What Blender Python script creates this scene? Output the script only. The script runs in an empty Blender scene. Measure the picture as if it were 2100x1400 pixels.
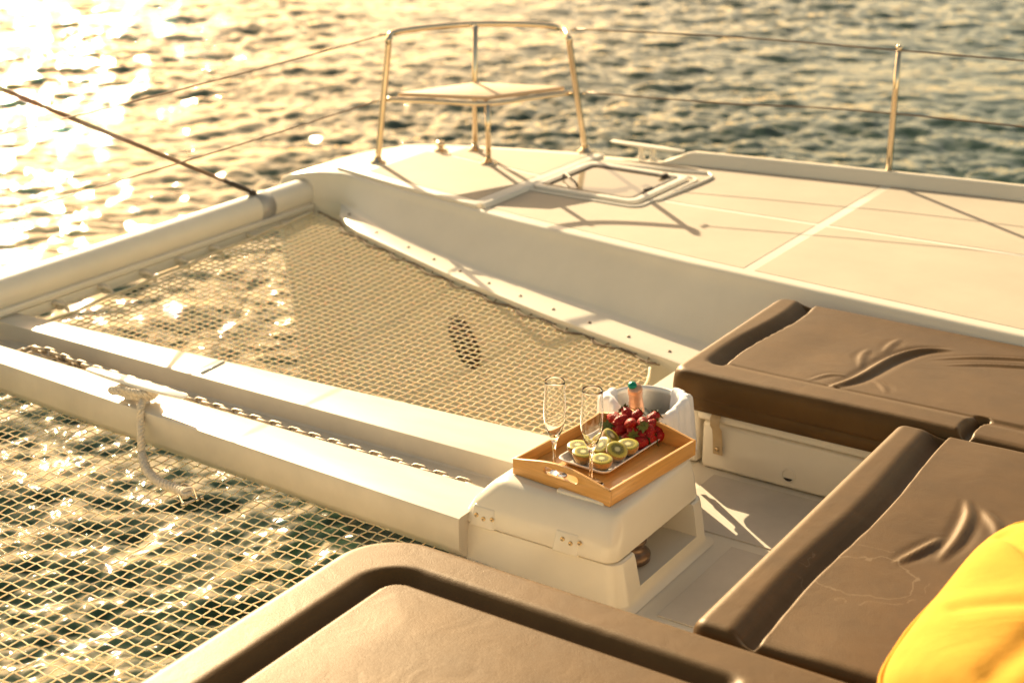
import bpy, bmesh, math, random
import numpy as np
from mathutils import Vector, Matrix
random.seed(7); RNG = np.random.default_rng(11)
SC = bpy.context.scene
COL = SC.collection

# ------------------------------------------------------------------ camera, sky, sun, exposure
F_PX, CX, CY = 3115., 1050., 700.
TH, YAW, CAMZ = math.radians(20.6), math.radians(33.3), 1.5
FW = np.array([math.cos(YAW)*math.cos(TH), math.sin(YAW)*math.cos(TH), -math.sin(TH)])
RT = np.array([math.sin(YAW), -math.cos(YAW), 0.]); UP = np.cross(RT, FW)
CPOS = np.array([0., 0., CAMZ])
cam = bpy.data.cameras.new('camera'); camo = bpy.data.objects.new('camera', cam); COL.objects.link(camo)
camo.location = CPOS; camo.rotation_euler = (math.pi/2-TH, 0, YAW-math.pi/2)
cam.sensor_width = 36.; cam.lens = F_PX/2100.*36.
cam.clip_start = .05; cam.clip_end = 20000.
cam.dof.use_dof = True; cam.dof.focus_distance = 3.62; cam.dof.aperture_fstop = 3.0
SC.camera = camo

SUN_AZ, SUN_EL = math.radians(55.), math.radians(24.5)
SKY_STRENGTH = .092
SUN_STRENGTH = 4.9
EXPOSURE = 1.14
w = bpy.data.worlds.new('World'); SC.world = w; w.use_nodes = True
nt = w.node_tree; nt.nodes.clear()
sky = nt.nodes.new('ShaderNodeTexSky'); sky.sky_type = 'NISHITA'; sky.sun_disc = False
sky.sun_elevation = SUN_EL; sky.sun_rotation = math.pi/2-SUN_AZ
sky.air_density = 1.0; sky.dust_density = 1.4; sky.ozone_density = 1.0
tint = nt.nodes.new('ShaderNodeMix'); tint.data_type = 'RGBA'; tint.blend_type = 'MULTIPLY'
tint.inputs[0].default_value = 1.; tint.inputs[7].default_value = (1.36, .97, .57, 1)
bg = nt.nodes.new('ShaderNodeBackground'); bg.inputs[1].default_value = SKY_STRENGTH
ow = nt.nodes.new('ShaderNodeOutputWorld')
nt.links.new(sky.outputs[0], tint.inputs[6]); nt.links.new(tint.outputs[2], bg.inputs[0]); nt.links.new(bg.outputs[0], ow.inputs[0])
sl = bpy.data.lights.new('sun', 'SUN'); sl.energy = SUN_STRENGTH; sl.angle = math.radians(.5); sl.color = (1., .81, .51)
so = bpy.data.objects.new('sun', sl); COL.objects.link(so)
sd = Vector((math.cos(SUN_AZ)*math.cos(SUN_EL), math.sin(SUN_AZ)*math.cos(SUN_EL), math.sin(SUN_EL)))
so.rotation_euler = sd.to_track_quat('Z', 'Y').to_euler(); so.location = (0, 0, 10)
vs = SC.view_settings; vs.view_transform = 'Standard'; vs.look = 'None'; vs.exposure = EXPOSURE; vs.gamma = 1.
SC.cycles.use_denoising = True
SC.cycles.max_bounces = 10; SC.cycles.transparent_max_bounces = 16; SC.cycles.transmission_bounces = 8
SC.cycles.sample_clamp_indirect = 15.; SC.cycles.caustics_refractive = True; SC.cycles.blur_glossy = .5

# ------------------------------------------------------------------ helpers
def ray(x, y):
    d = FW*F_PX+RT*(x-CX)-UP*(y-CY); return d/np.linalg.norm(d)
def P(x, y, z):
    """a point of the real scene: the photograph's pixel carried out to the level z metres above the deck"""
    d = ray(x, y); return CPOS+d*((z-CAMZ)/d[2])
def PX(x, y, X):
    d = ray(x, y); return CPOS+d*(X/d[0])

def tag(o, label=None, cat=None, group=None, kind=None):
    if label: o['label'] = label
    if cat: o['category'] = cat
    if group: o['group'] = group
    if kind: o['kind'] = kind
    return o
def adopt(o, parent):
    if parent is not None:
        o.parent = parent
        o.matrix_parent_inverse = Matrix.Translation(-Vector(parent['_at'])) if '_at' in parent else Matrix.Identity(4)
def empty(name, loc, label=None, cat=None, group=None):
    o = bpy.data.objects.new(name, None); COL.objects.link(o); o.empty_display_size = .05
    o.location = loc
    return tag(o, label, cat, group)
def link(name, me, mat, parent=None, smooth=True):
    o = bpy.data.objects.new(name, me); COL.objects.link(o)
    if mat is not None: me.materials.append(mat)
    if smooth: me.shade_smooth()
    else: me.shade_flat()
    if parent is not None: o.parent = parent
    return o

class MB:
    def __init__(s): s.v = []; s.f = []
    def add(s, vs, fs):
        b = len(s.v); s.v += [tuple(map(float, q)) for q in vs]; s.f += [tuple(b+i for i in f) for f in fs]; return s
    def box(s, x0, x1, y0, y1, z0, z1):
        return s.add([(x0,y0,z0),(x1,y0,z0),(x1,y1,z0),(x0,y1,z0),(x0,y0,z1),(x1,y0,z1),(x1,y1,z1),(x0,y1,z1)],
                     [(3,2,1,0),(4,5,6,7),(0,1,5,4),(1,2,6,5),(2,3,7,6),(3,0,4,7)])
    def hexa(s, bot, top):
        return s.add(list(bot)+list(top), [(3,2,1,0),(4,5,6,7),(0,1,5,4),(1,2,6,5),(2,3,7,6),(3,0,4,7)])
    def prism(s, poly, z0, z1):
        n = len(poly)
        a = sum(poly[i][0]*poly[(i+1)%n][1]-poly[(i+1)%n][0]*poly[i][1] for i in range(n))
        if a < 0: poly = poly[::-1]
        zz0 = z0 if hasattr(z0, '__len__') else [z0]*n; zz1 = z1 if hasattr(z1, '__len__') else [z1]*n
        vs = [(p[0], p[1], zz0[i]) for i, p in enumerate(poly)]+[(p[0], p[1], zz1[i]) for i, p in enumerate(poly)]
        fs = [tuple(range(n))[::-1], tuple(range(n, 2*n))]+[(i, (i+1)%n, n+(i+1)%n, n+i) for i in range(n)]
        return s.add(vs, fs)
    def tube(s, pts, r, n=10, closed=False, caps=True):
        pts = [np.array(p, float) for p in pts]; m = len(pts)
        rr = r if hasattr(r, '__len__') else [r]*m
        ring = []; up = None
        for i in range(m):
            a = pts[(i-1)%m] if (closed or i > 0) else pts[i]; b = pts[(i+1)%m] if (closed or i < m-1) else pts[i]
            t = b-a; t /= np.linalg.norm(t)+1e-12
            if up is None:
                up = np.array([0,0,1.]) if abs(t[2]) < .9 else np.array([1.,0,0])
            u = up-t*(up@t); u /= np.linalg.norm(u)+1e-12; up = u; q = np.cross(t, u)
            ring.append([pts[i]+rr[i]*(math.cos(2*math.pi*k/n)*u+math.sin(2*math.pi*k/n)*q) for k in range(n)])
        vs = [v for rg in ring for v in rg]; fs = []
        for i in range(m if closed else m-1):
            j = (i+1)%m
            for k in range(n): fs.append((i*n+k, i*n+(k+1)%n, j*n+(k+1)%n, j*n+k))
        if not closed and caps:
            fs.append(tuple(range(n))[::-1]); fs.append(tuple((m-1)*n+k for k in range(n)))
        return s.add(vs, fs)
    def lathe(s, prof, c=(0,0,0), n=32, ax=None):
        vs = []; fs = []; m = len(prof)
        for (r, z) in prof:
            for k in range(n):
                a = 2*math.pi*k/n; vs.append((c[0]+r*math.cos(a), c[1]+r*math.sin(a), c[2]+z))
        for i in range(m-1):
            for k in range(n): fs.append((i*n+k, i*n+(k+1)%n, (i+1)*n+(k+1)%n, (i+1)*n+k))
        return s.add(vs, fs)
    def grid(s, G, flip=False):
        G = np.asarray(G); a, b = G.shape[:2]
        fs = []
        for i in range(a-1):
            for j in range(b-1):
                q = (i*b+j, (i+1)*b+j, (i+1)*b+j+1, i*b+j+1)
                fs.append(q[::-1] if flip else q)
        return s.add(G.reshape(-1, 3), fs)
    def mesh(s, name='m'):
        me = bpy.data.meshes.new(name); me.from_pydata(s.v, [], s.f); me.update(); return me
    def build(s, name, mat, parent=None, smooth=True, bevel=0, seg=3, fix=False, auto=None):
        me = s.mesh(name)
        bm = bmesh.new(); bm.from_mesh(me)
        if fix or bevel:
            bmesh.ops.remove_doubles(bm, verts=bm.verts, dist=1e-5)
            bmesh.ops.recalc_face_normals(bm, faces=bm.faces)
        if bevel:
            es = [e for e in bm.edges if len(e.link_faces) == 2 and e.calc_face_angle(0) > .35]
            bmesh.ops.bevel(bm, geom=es, offset=bevel, segments=seg, profile=.5, affect='EDGES', clamp_overlap=True)
        if bevel or auto is not None:
            lim = auto or .7
            for e in bm.edges:
                if len(e.link_faces) == 2 and e.calc_face_angle(0) > lim: e.smooth = False
        bm.to_mesh(me); bm.free()
        o = link(name, me, mat, parent, smooth)
        return o
def resm(pts, n=6):
    """Catmull-Rom through points"""
    p = [np.array(q, float) for q in pts]; p = [2*p[0]-p[1]]+p+[2*p[-1]-p[-2]]; out = []
    for i in range(1, len(p)-2):
        for k in range(n):
            t = k/n; a, b, c, d = p[i-1], p[i], p[i+1], p[i+2]
            out.append(.5*((2*b)+(-a+c)*t+(2*a-5*b+4*c-d)*t*t+(-a+3*b-3*c+d)*t**3))
    out.append(p[-2]); return out
def boolcut(o, cutters, op='DIFFERENCE'):
    cs = []
    for c in cutters:
        me = c.mesh('c'); bm = bmesh.new(); bm.from_mesh(me); bmesh.ops.recalc_face_normals(bm, faces=bm.faces); bm.to_mesh(me); bm.free()
        co = bpy.data.objects.new('c', me); COL.objects.link(co); cs.append(co); co.parent = o.parent
        m = o.modifiers.new('b', 'BOOLEAN'); m.operation = op; m.object = co; m.solver = 'EXACT'
    bpy.context.view_layer.update(); dg = bpy.context.evaluated_depsgraph_get(); dg.update()
    me = bpy.data.meshes.new_from_object(o.evaluated_get(dg)); o.modifiers.clear(); o.data = me
    for c in cs: bpy.data.objects.remove(c)
    return o
def finish_edges(o, bevel=0, seg=2, lim=.6):
    bm = bmesh.new(); bm.from_mesh(o.data)
    if bevel:
        es = [e for e in bm.edges if len(e.link_faces) == 2 and e.calc_face_angle(0) > .5]
        bmesh.ops.bevel(bm, geom=es, offset=bevel, segments=seg, profile=.5, affect='EDGES', clamp_overlap=True)
    for f in bm.faces: f.smooth = True
    for e in bm.edges:
        if len(e.link_faces) == 2 and e.calc_face_angle(0) > lim: e.smooth = False
    bm.to_mesh(o.data); bm.free()
def rrect(x0, x1, y0, y1, r, n=6):
    out = []
    for (cx, cy, a0) in ((x1-r, y1-r, 0), (x0+r, y1-r, 90), (x0+r, y0+r, 180), (x1-r, y0+r, 270)):
        for k in range(n+1):
            a = math.radians(a0+90*k/n); out.append((cx+r*math.cos(a), cy+r*math.sin(a)))
    return out

# ------------------------------------------------------------------ materials
def M(name, base, rough=.5, metal=0., spec=.5, noise=0., nscale=8., bump=0., bscale=200., coat=0., sheen=0., bdist=.001, streak=None, trans=0., sss=0., fine=None):
    m = bpy.data.materials.new(name); m.use_nodes = True; t = m.node_tree; b = t.nodes['Principled BSDF']
    b.inputs['Base Color'].default_value = (*base, 1); b.inputs['Roughness'].default_value = rough
    b.inputs['Metallic'].default_value = metal; b.inputs['Specular IOR Level'].default_value = spec
    if coat: b.inputs['Coat Weight'].default_value = coat; b.inputs['Coat Roughness'].default_value = .06
    if sheen: b.inputs['Sheen Weight'].default_value = sheen; b.inputs['Sheen Roughness'].default_value = .4
    if trans: b.inputs['Transmission Weight'].default_value = trans
    if sss: b.inputs['Subsurface Weight'].default_value = sss; b.inputs['Subsurface Radius'].default_value = (.02,.008,.004); b.inputs['Subsurface Scale'].default_value = .3
    tc = t.nodes.new('ShaderNodeTexCoord')
    src = tc.outputs['Object']
    if streak:
        mp = t.nodes.new('ShaderNodeMapping'); mp.inputs['Scale'].default_value = streak; t.links.new(src, mp.inputs[0]); src = mp.outputs[0]
    if noise:
        n = t.nodes.new('ShaderNodeTexNoise'); n.inputs['Scale'].default_value = nscale; n.inputs['Detail'].default_value = 6; n.inputs['Roughness'].default_value = .62
        t.links.new(src, n.inputs['Vector'])
        mr = t.nodes.new('ShaderNodeMapRange'); mr.inputs[1].default_value = .3; mr.inputs[2].default_value = .7
        mr.inputs[3].default_value = 1-noise; mr.inputs[4].default_value = 1+noise
        t.links.new(n.outputs[0], mr.inputs[0])
        mx = t.nodes.new('ShaderNodeMix'); mx.data_type = 'RGBA'; mx.blend_type = 'MULTIPLY'; mx.inputs[0].default_value = 1.
        mx.inputs[6].default_value = (*base, 1); t.links.new(mr.outputs[0], mx.inputs[7]); t.links.new(mx.outputs[2], b.inputs['Base Color'])
        m['mx'] = 1
    if bump:
        n2 = t.nodes.new('ShaderNodeTexNoise'); n2.inputs['Scale'].default_value = bscale; n2.inputs['Detail'].default_value = 3
        t.links.new(tc.outputs['Object'], n2.inputs['Vector'])
        bp = t.nodes.new('ShaderNodeBump'); bp.inputs['Strength'].default_value = bump; bp.inputs['Distance'].default_value = bdist
        t.links.new(n2.outputs[0], bp.inputs['Height']); t.links.new(bp.outputs[0], b.inputs['Normal'])
    return m
GEL = M('gelcoat', (.78,.70,.57), .28, coat=.35, noise=.05, nscale=3.5, bump=.03, bscale=35, bdist=.004)
GELD = M('gelcoat_deck', (.78,.71,.61), .38, noise=.04, nscale=5., bump=.08, bscale=260)
NONSKID = M('nonskid', (.47,.39,.295), .7, noise=.07, nscale=3., bump=.5, bscale=600, bdist=.0008)
FLOORSKID = M('floor_nonskid', (.62,.54,.44), .7, noise=.09, nscale=7., bump=.6, bscale=700, bdist=.001)
ALU = M('painted_aluminium', (.80,.73,.61), .42, noise=.03, nscale=6, spec=.8)
STEEL = M('polished_steel', (.72,.60,.44), .14, metal=1.)
DSTEEL = M('dark_steel', (.20,.13,.085), .35, metal=.7, noise=.2, nscale=60)
GALV = M('galvanised_chain', (.42,.34,.25), .5, metal=.55, noise=.35, nscale=90, bump=.3, bscale=300)
LEATH = M('brown_vinyl', (.084,.043,.0135), .47, noise=.18, nscale=9., bump=.5, bscale=420, bdist=.0009, spec=.5)
def crinkle(m, sc, dist, st):
    t = m.node_tree; b = t.nodes['Principled BSDF']; old = [l for l in t.links if l.to_socket == b.inputs['Normal']][0].from_socket
    tc = t.nodes.new('ShaderNodeTexCoord'); n = t.nodes.new('ShaderNodeTexNoise'); n.inputs['Scale'].default_value = sc; n.inputs['Detail'].default_value = 4; n.inputs['Distortion'].default_value = 1.2
    bp = t.nodes.new('ShaderNodeBump'); bp.inputs['Strength'].default_value = st; bp.inputs['Distance'].default_value = dist
    t.links.new(tc.outputs['Object'], n.inputs['Vector']); t.links.new(n.outputs[0], bp.inputs['Height']); t.links.new(old, bp.inputs['Normal']); t.links.new(bp.outputs[0], b.inputs['Normal'])
LEATH.node_tree.nodes['Principled BSDF'].inputs['Specular Tint'].default_value = (1., .70, .42, 1)
crinkle(LEATH, 9., .010, .13)
ROPE = M('rope', (.72,.62,.48), .85, noise=.2, nscale=160, bump=.5, bscale=600)
CORD = M('net_cord', (.82,.68,.46), .75, noise=.08, nscale=50, sss=1.)
CORD.node_tree.nodes['Principled BSDF'].inputs['Subsurface Radius'].default_value = (.01,.008,.005)
DKCORD = M('lacing_cord', (.22,.15,.09), .8, noise=.15, nscale=60)
WHITE = M('white_china', (.80,.77,.72), .15, coat=.5)
CLOTH = M('white_linen', (.84,.82,.84), .9, noise=.03, nscale=20, bump=.3, bscale=800, sheen=.3)
YELLOW = M('yellow_cotton', (.74,.36,.05), .9, noise=.10, nscale=9, bump=.6, bscale=500, bdist=.001, spec=.15)
crinkle(YELLOW, 5., .03, .22)
RUBBER = M('black_plastic', (.03,.022,.018), .45)
LEATHER = M('tan_webbing', (.50,.36,.20), .6, noise=.08, nscale=60)
BRASS = M('rivet_metal', (.62,.45,.25), .25, metal=1.)
GREEN = M('green_foil', (.005,.25,.16), .3, metal=.35, bump=.8, bscale=150, bdist=.002)
LEAF = M('calyx_leaf', (.10,.13,.025), .6, noise=.25, nscale=80)
SKIN = M('kiwi_skin', (.36,.20,.05), .85, noise=.22, nscale=90, bump=.6, bscale=700, sheen=.5)

def bamboo():
    m = M('bamboo', (.60,.34,.10), .38, noise=.16, nscale=1., coat=.25, streak=(14, 90, 220))
    return m
BAMBOO = bamboo()
def bamboo_dir(axis):
    s = (6, 160, 160) if axis == 'x' else (160, 6, 160)
    return M('bamboo_'+axis, (.60,.30,.075), .36, noise=.13, nscale=1., coat=.3, streak=s)
BAMX, BAMY = bamboo_dir('x'), bamboo_dir('y')

def glass_mat():
    m = bpy.data.materials.new('clear_glass'); m.use_nodes = True; t = m.node_tree
    b = t.nodes['Principled BSDF']; b.inputs['Base Color'].default_value = (1,1,1,1); b.inputs['Roughness'].default_value = 0.
    b.inputs['Transmission Weight'].default_value = 1.; b.inputs['IOR'].default_value = 1.5
    return m
def thin_glass():
    m = bpy.data.materials.new('thin_glass'); m.use_nodes = True; t = m.node_tree; t.nodes.remove(t.nodes['Principled BSDF'])
    out = t.nodes['Material Output']; tr = t.nodes.new('ShaderNodeBsdfTransparent'); gl = t.nodes.new('ShaderNodeBsdfGlossy')
    tr.inputs[0].default_value = (.97,.97,.97,1); gl.inputs['Roughness'].default_value = .02
    fr = t.nodes.new('ShaderNodeFresnel'); fr.inputs[0].default_value = 1.45; mx = t.nodes.new('ShaderNodeMixShader')
    t.links.new(fr.outputs[0], mx.inputs[0]); t.links.new(tr.outputs[0], mx.inputs[1]); t.links.new(gl.outputs[0], mx.inputs[2]); t.links.new(mx.outputs[0], out.inputs[0])
    return m
GLASS = glass_mat()

def berry_mat():
    m = M('strawberry_red', (.30,.006,.005), .5, spec=.25, sss=.05); t = m.node_tree; b = t.nodes['Principled BSDF']
    tc = t.nodes.new('ShaderNodeTexCoord'); v = t.nodes.new('ShaderNodeTexVoronoi'); v.inputs['Scale'].default_value = 210
    t.links.new(tc.outputs['Object'], v.inputs['Vector'])
    r = t.nodes.new('ShaderNodeValToRGB'); r.color_ramp.elements[0].position = .13; r.color_ramp.elements[0].color = (.62,.30,.08,1)
    r.color_ramp.elements[1].position = .22; r.color_ramp.elements[1].color = (.30,.006,.005,1)
    t.links.new(v.outputs['Distance'], r.inputs[0]); t.links.new(r.outputs[0], b.inputs['Base Color'])
    bp = t.nodes.new('ShaderNodeBump'); bp.inputs['Strength'].default_value = .9; bp.inputs['Distance'].default_value = .0015
    t.links.new(v.outputs['Distance'], bp.inputs['Height']); t.links.new(bp.outputs[0], b.inputs['Normal'])
    return m
BERRY = berry_mat()
def kiwi_mat():
    m = M('kiwi_flesh', (.3,.36,.04), .32, coat=.3, sss=.1); t = m.node_tree; b = t.nodes['Principled BSDF']
    tc = t.nodes.new('ShaderNodeTexCoord'); sx = t.nodes.new('ShaderNodeSeparateXYZ'); t.links.new(tc.outputs['Object'], sx.inputs[0])
    def mt(op, *a):
        n = t.nodes.new('ShaderNodeMath'); n.operation = op
        for i, q in enumerate(a):
            if isinstance(q, (int, float)): n.inputs[i].default_value = q
            else: t.links.new(q, n.inputs[i])
        return n.outputs[0]
    r = mt('SQRT', mt('ADD', mt('MULTIPLY', sx.outputs[0], sx.outputs[0]), mt('MULTIPLY', sx.outputs[1], sx.outputs[1])))
    ns = t.nodes.new('ShaderNodeTexNoise'); ns.inputs['Scale'].default_value = 140; t.links.new(tc.outputs['Object'], ns.inputs['Vector'])
    ang = mt('ARCTAN2', sx.outputs[1], sx.outputs[0])
    ray_ = mt('MULTIPLY', mt('SINE', mt('MULTIPLY', ang, 22.)), .0009)
    rr = mt('ADD', mt('ADD', r, ray_), mt('MULTIPLY', mt('SUBTRACT', ns.outputs[0], .5), .004))
    cr = t.nodes.new('ShaderNodeValToRGB'); el = cr.color_ramp.elements
    el[0].position = 0; el[0].color = (.66,.60,.30,1); el[1].position = 1; el[1].color = (.26,.26,.02,1)
    for p, c in ((.22, (.62,.56,.26,1)), (.34, (.22,.20,.04,1)), (.58, (.30,.26,.03,1)), (.72, (.46,.38,.045,1)), (.93, (.52,.43,.07,1))):
        e = el.new(p); e.color = c
    t.links.new(mt('DIVIDE', rr, .026), cr.inputs[0])
    # seeds: radial dashes in a ring
    sa = mt('POWER', mt('ABSOLUTE', mt('SINE', mt('MULTIPLY', ang, 8.))), 6.)
    ns2 = t.nodes.new('ShaderNodeTexNoise'); ns2.inputs['Scale'].default_value = 420; t.links.new(tc.outputs['Object'], ns2.inputs['Vector'])
    band = mt('LESS_THAN', mt('ABSOLUTE', mt('SUBTRACT', rr, .0120)), .0042)
    seed = mt('MULTIPLY', mt('MULTIPLY', band, mt('GREATER_THAN', sa, .25)), mt('GREATER_THAN', ns2.outputs[0], .40))
    mx = t.nodes.new('ShaderNodeMix'); mx.data_type = 'RGBA'; t.links.new(seed, mx.inputs[0]); t.links.new(cr.outputs[0], mx.inputs[6]); mx.inputs[7].default_value = (.02,.014,.006,1)
    t.links.new(mx.outputs[2], b.inputs['Base Color'])
    return m
KIWI = kiwi_mat()

def water_mat():
    m = bpy.data.materials.new('sea_water'); m.use_nodes = True; t = m.node_tree; b = t.nodes['Principled BSDF']
    b.inputs['Base Color'].default_value = (.018,.045,.028,1); b.inputs['Roughness'].default_value = .02; b.inputs['IOR'].default_value = 1.34
    tc = t.nodes.new('ShaderNodeTexCoord')
    mp = t.nodes.new('ShaderNodeMapping'); mp.inputs['Rotation'].default_value = (0,0,math.radians(-38)); mp.inputs['Scale'].default_value = (1.6,1.,1.)
    t.links.new(tc.outputs['Object'], mp.inputs[0])
    n = t.nodes.new('ShaderNodeTexNoise'); n.inputs['Scale'].default_value = 20.; n.inputs['Detail'].default_value = 4.; n.inputs['Roughness'].default_value = .55
    t.links.new(mp.outputs[0], n.inputs['Vector'])
    bp = t.nodes.new('ShaderNodeBump'); bp.inputs['Strength'].default_value = .22; bp.inputs['Distance'].default_value = .012
    t.links.new(n.outputs[0], bp.inputs['Height']); t.links.new(bp.outputs[0], b.inputs['Normal'])
    return m
WATER = water_mat()

# ------------------------------------------------------------------ sea
def sea():
    N, L = 1024, 16.0
    k1 = 2*np.pi*np.fft.fftfreq(N, L/N); kx, ky = np.meshgrid(k1, k1, indexing='ij'); k = np.hypot(kx, ky); k[0,0] = 1e9
    wd = math.radians(44); cosw = (kx*math.cos(wd)+ky*math.sin(wd))/k
    kp = 2*np.pi/1.2
    S = np.exp(-1.2*(kp/k)**2)/k**3.05*(cosw**2*.86+.14)*np.exp(-(k*.010)**2)
    A = np.sqrt(S)*(RNG.normal(size=k.shape)+1j*RNG.normal(size=k.shape)); A[0,0] = 0
    h = np.real(np.fft.ifft2(A)); sc_ = .0178/h.std(); h *= sc_
    dx = np.real(np.fft.ifft2(A*1j*kx/k))*sc_; dy = np.real(np.fft.ifft2(A*1j*ky/k))*sc_
    def samp(a, x, y):
        u = (x/L*N)%N; v = (y/L*N)%N; i = np.floor(u).astype(int); j = np.floor(v).astype(int); fu = u-i; fv = v-j
        i %= N; j %= N; i1 = (i+1)%N; j1 = (j+1)%N
        return a[i,j]*(1-fu)*(1-fv)+a[i1,j]*fu*(1-fv)+a[i,j1]*(1-fu)*fv+a[i1,j1]*fu*fv
    r = [1.]
    while r[-1] < 2.6: r.append(r[-1]*1.03)
    while r[-1] < 34: r.append(r[-1]*1.0036)
    while r[-1] < 90: r.append(r[-1]*1.02)
    while r[-1] < 9000: r.append(r[-1]*1.25)
    r = np.array(r); nr = len(r)
    # fine sector towards the photographed water, coarser behind
    a1 = np.linspace(math.radians(2), math.radians(66), 820); a2 = np.linspace(math.radians(66), math.radians(362), 380)[1:-1]
    a = np.concatenate([a1, a2]); na = len(a)
    R, A_ = np.meshgrid(r, a, indexing='ij'); x = R*np.cos(A_); y = R*np.sin(A_)
    # two periods crossed at an angle, so that no tile repeats
    c, s_ = math.cos(.5), math.sin(.5); xr, yr = x*c-y*s_, x*s_+y*c
    fade = np.clip((90-R)/30, 0, 1)
    swell = .010*np.sin(x*1.15+y*1.25+.6*np.sin(x*.4-y*.3))+.007*np.sin(x*.5+y*1.5+2+.8*np.sin(x*.3))
    gust = .78+.30*np.sin(x*.55-y*.35+1.3*np.sin(y*.3))*np.sin(y*.42+x*.2)
    H = fade*swell+gust*(samp(h, x, y)*.86+samp(h, xr*.77+3, yr*.77+5)*.55)*fade
    X = x-(samp(dx, x, y))*.9*fade; Y = y-(samp(dy, x, y))*.9*fade
    Z = H-1.34
    V = np.stack([X, Y, Z], -1).reshape(-1, 3)
    V = np.vstack([V, [[0,0,-1.34]]])
    i, j = np.meshgrid(np.arange(nr-1), np.arange(na), indexing='ij'); j2 = (j+1)%na
    Fq = np.stack([i*na+j, (i+1)*na+j, (i+1)*na+j2, i*na+j2], -1).reshape(-1, 4)
    me = bpy.data.meshes.new('sea'); nf = len(Fq)
    tri = np.array([[nr*na, q, (q+1)%na] for q in range(na)])
    loops = np.concatenate([Fq.ravel(), tri.ravel()]); starts = np.concatenate([np.arange(nf)*4, nf*4+np.arange(na)*3]); tot = np.concatenate([np.full(nf, 4), np.full(na, 3)])
    me.vertices.add(len(V)); me.vertices.foreach_set('co', V.ravel()); me.loops.add(len(loops)); me.loops.foreach_set('vertex_index', loops.astype(np.int32))
    me.polygons.add(len(starts)); me.polygons.foreach_set('loop_start', starts.astype(np.int32)); me.polygons.foreach_set('loop_total', tot.astype(np.int32))
    me.update(calc_edges=True); me.validate()
    o = link('sea', me, WATER); tag(o, kind='structure'); return o
sea()

# ------------------------------------------------------------------ catamaran
CAT = empty('catamaran', (0,0,0), 'white catamaran foredeck with central longeron, front crossbeam and starboard bow', 'catamaran')
def ip(t, xs, ys): return float(np.interp(t, xs, ys))
GY = [-1.2, 1.0, 2.135, 2.85, 3.04, 3.5, 3.75, 3.86, 3.94, 4.0]
GX = [4.10, 4.164, 4.266, 4.368, 4.405, 4.49, 4.55, 4.58, 4.61, 4.64]
OY = [-1.2, 1.43, 1.93, 2.675, 3.17, 3.565, 3.80, 3.90, 3.97, 4.0]
OX = [5.72, 5.672, 5.60, 5.485, 5.36, 5.235, 5.12, 5.04, 4.93, 4.80]
gin = lambda y: ip(y, GY, GX); gout = lambda y: ip(y, OY, OX)
# ledge that carries the net: edge points taken at their own levels
LP_ = []
for (px, py, z) in [(680,427,-.120),(720,467,-.130),(933,567,-.168),(1133,649,-.184),(1383,740,-.205),(1415,752,-.206)]: LP_.append(P(px, py, z))
LP_.append(np.array([LP_[-1][0]-.03, 1.4, -.21])); LP_.sort(key=lambda q: q[1])
LYs = [q[1] for q in LP_]; LXs = [q[0] for q in LP_]; LZs = [q[2] for q in LP_]
ledx = lambda y: ip(y, LYs, LXs); ledz = lambda y: ip(y, LYs, LZs)

def hull():
    ys = list(np.linspace(-1.2, 3.70, 60))
    rows = []
    for y in ys:
        yy = max(y, 1.4); lx, lz = ledx(yy), ledz(yy); gi, go = gin(y), gout(y); dn = ip(y, [2.5, 3.7], [0, .0])
        wi = min(ip(yy, [2.03,2.43,2.89,3.27,3.46,3.78],[4.100,4.170,4.240,4.338,4.390,4.515]), gi-.012); wi = max(wi, lx+.03)
        prof = [(lx+.25, -1.9), (lx+.12, -1.2), (lx+.055, -.7), (lx+.03, lz-.12), (lx+.012, lz-.05), (lx, lz-.018), (lx+.003, lz-.004), (lx+.012, lz), (wi-.02, lz), (wi-.006, lz+.003), (wi+.004, lz+.016)]
        for t in (.1,.25,.45,.65,.85): prof.append((wi+.004+(gi-wi-.012)*t, lz+.016+(-.03-lz-.016)*t))
        prof += [(gi-.006, -.026), (gi-.002, -.012), (gi+.006, -.003), (gi+.018, 0), (go-.02, 0), (go-.004, -.002), (go+.004, -.01), (go+.01, -.04), (go-.03, -.5), (go-.18, -1.2), (go-.4, -1.9)]
        rows.append([(x, y, z) for x, z in prof])
    # bow cap: sections shrink towards the blunt stem
    last = rows[-1]; n = len(last)
    tipc = np.array([4.66, 4.0])
    a0, a1 = last[19][0], last[20][0]
    for (y, dz, x_in, x_out) in [(3.80,0,4.56,5.12),(3.90,-.004,4.535,5.05),(3.97,-.012,4.515,4.98),(4.03,-.026,4.505,4.88),(4.07,-.042,4.508,4.78),(4.095,-.062,4.52,4.69),(4.105,-.09,4.55,4.62)]:
        rr = []
        for j, (x, _, z) in enumerate(last):
            f = min(max((x-a0)/(a1-a0), 0), 1)
            if 11 <= j <= 18: nx = x_in+(x-a0)*.35
            elif j < 11: nx = x_in+(last[11][0]-a0)*.35+(.05+.03*(-z-.3) if z < -.3 else 0)
            elif j > 20: nx = x_out+(x-a1)*(x_out-x_in)/.6
            else: nx = x_in+(x_out-x_in)*f
            rr.append((nx, y, z+dz*(1 if z > -.3 else .3)))
        rows.append(rr)
    mb = MB(); mb.grid(rows, flip=True)
    b = len(mb.v)-n; mb.f.append(tuple(range(b, b+n)))
    o = mb.build('hull', GEL, CAT, auto=.9, fix=True)
    o['label'] = 'white moulded starboard hull with inner wall, deck and rounded bow'
    return o
HULL = hull()
PM = 5.40
_m = HULL.data.copy()
_b = bmesh.new(); _b.from_mesh(_m)
for _v in _b.verts: _v.co.x = PM-_v.co.x
bmesh.ops.reverse_faces(_b, faces=_b.faces); _b.to_mesh(_m); _b.free()
_o = bpy.data.objects.new('hull', _m); COL.objects.link(_o); _o.parent = CAT; _o['label'] = 'white port hull nearest the viewer'
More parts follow.
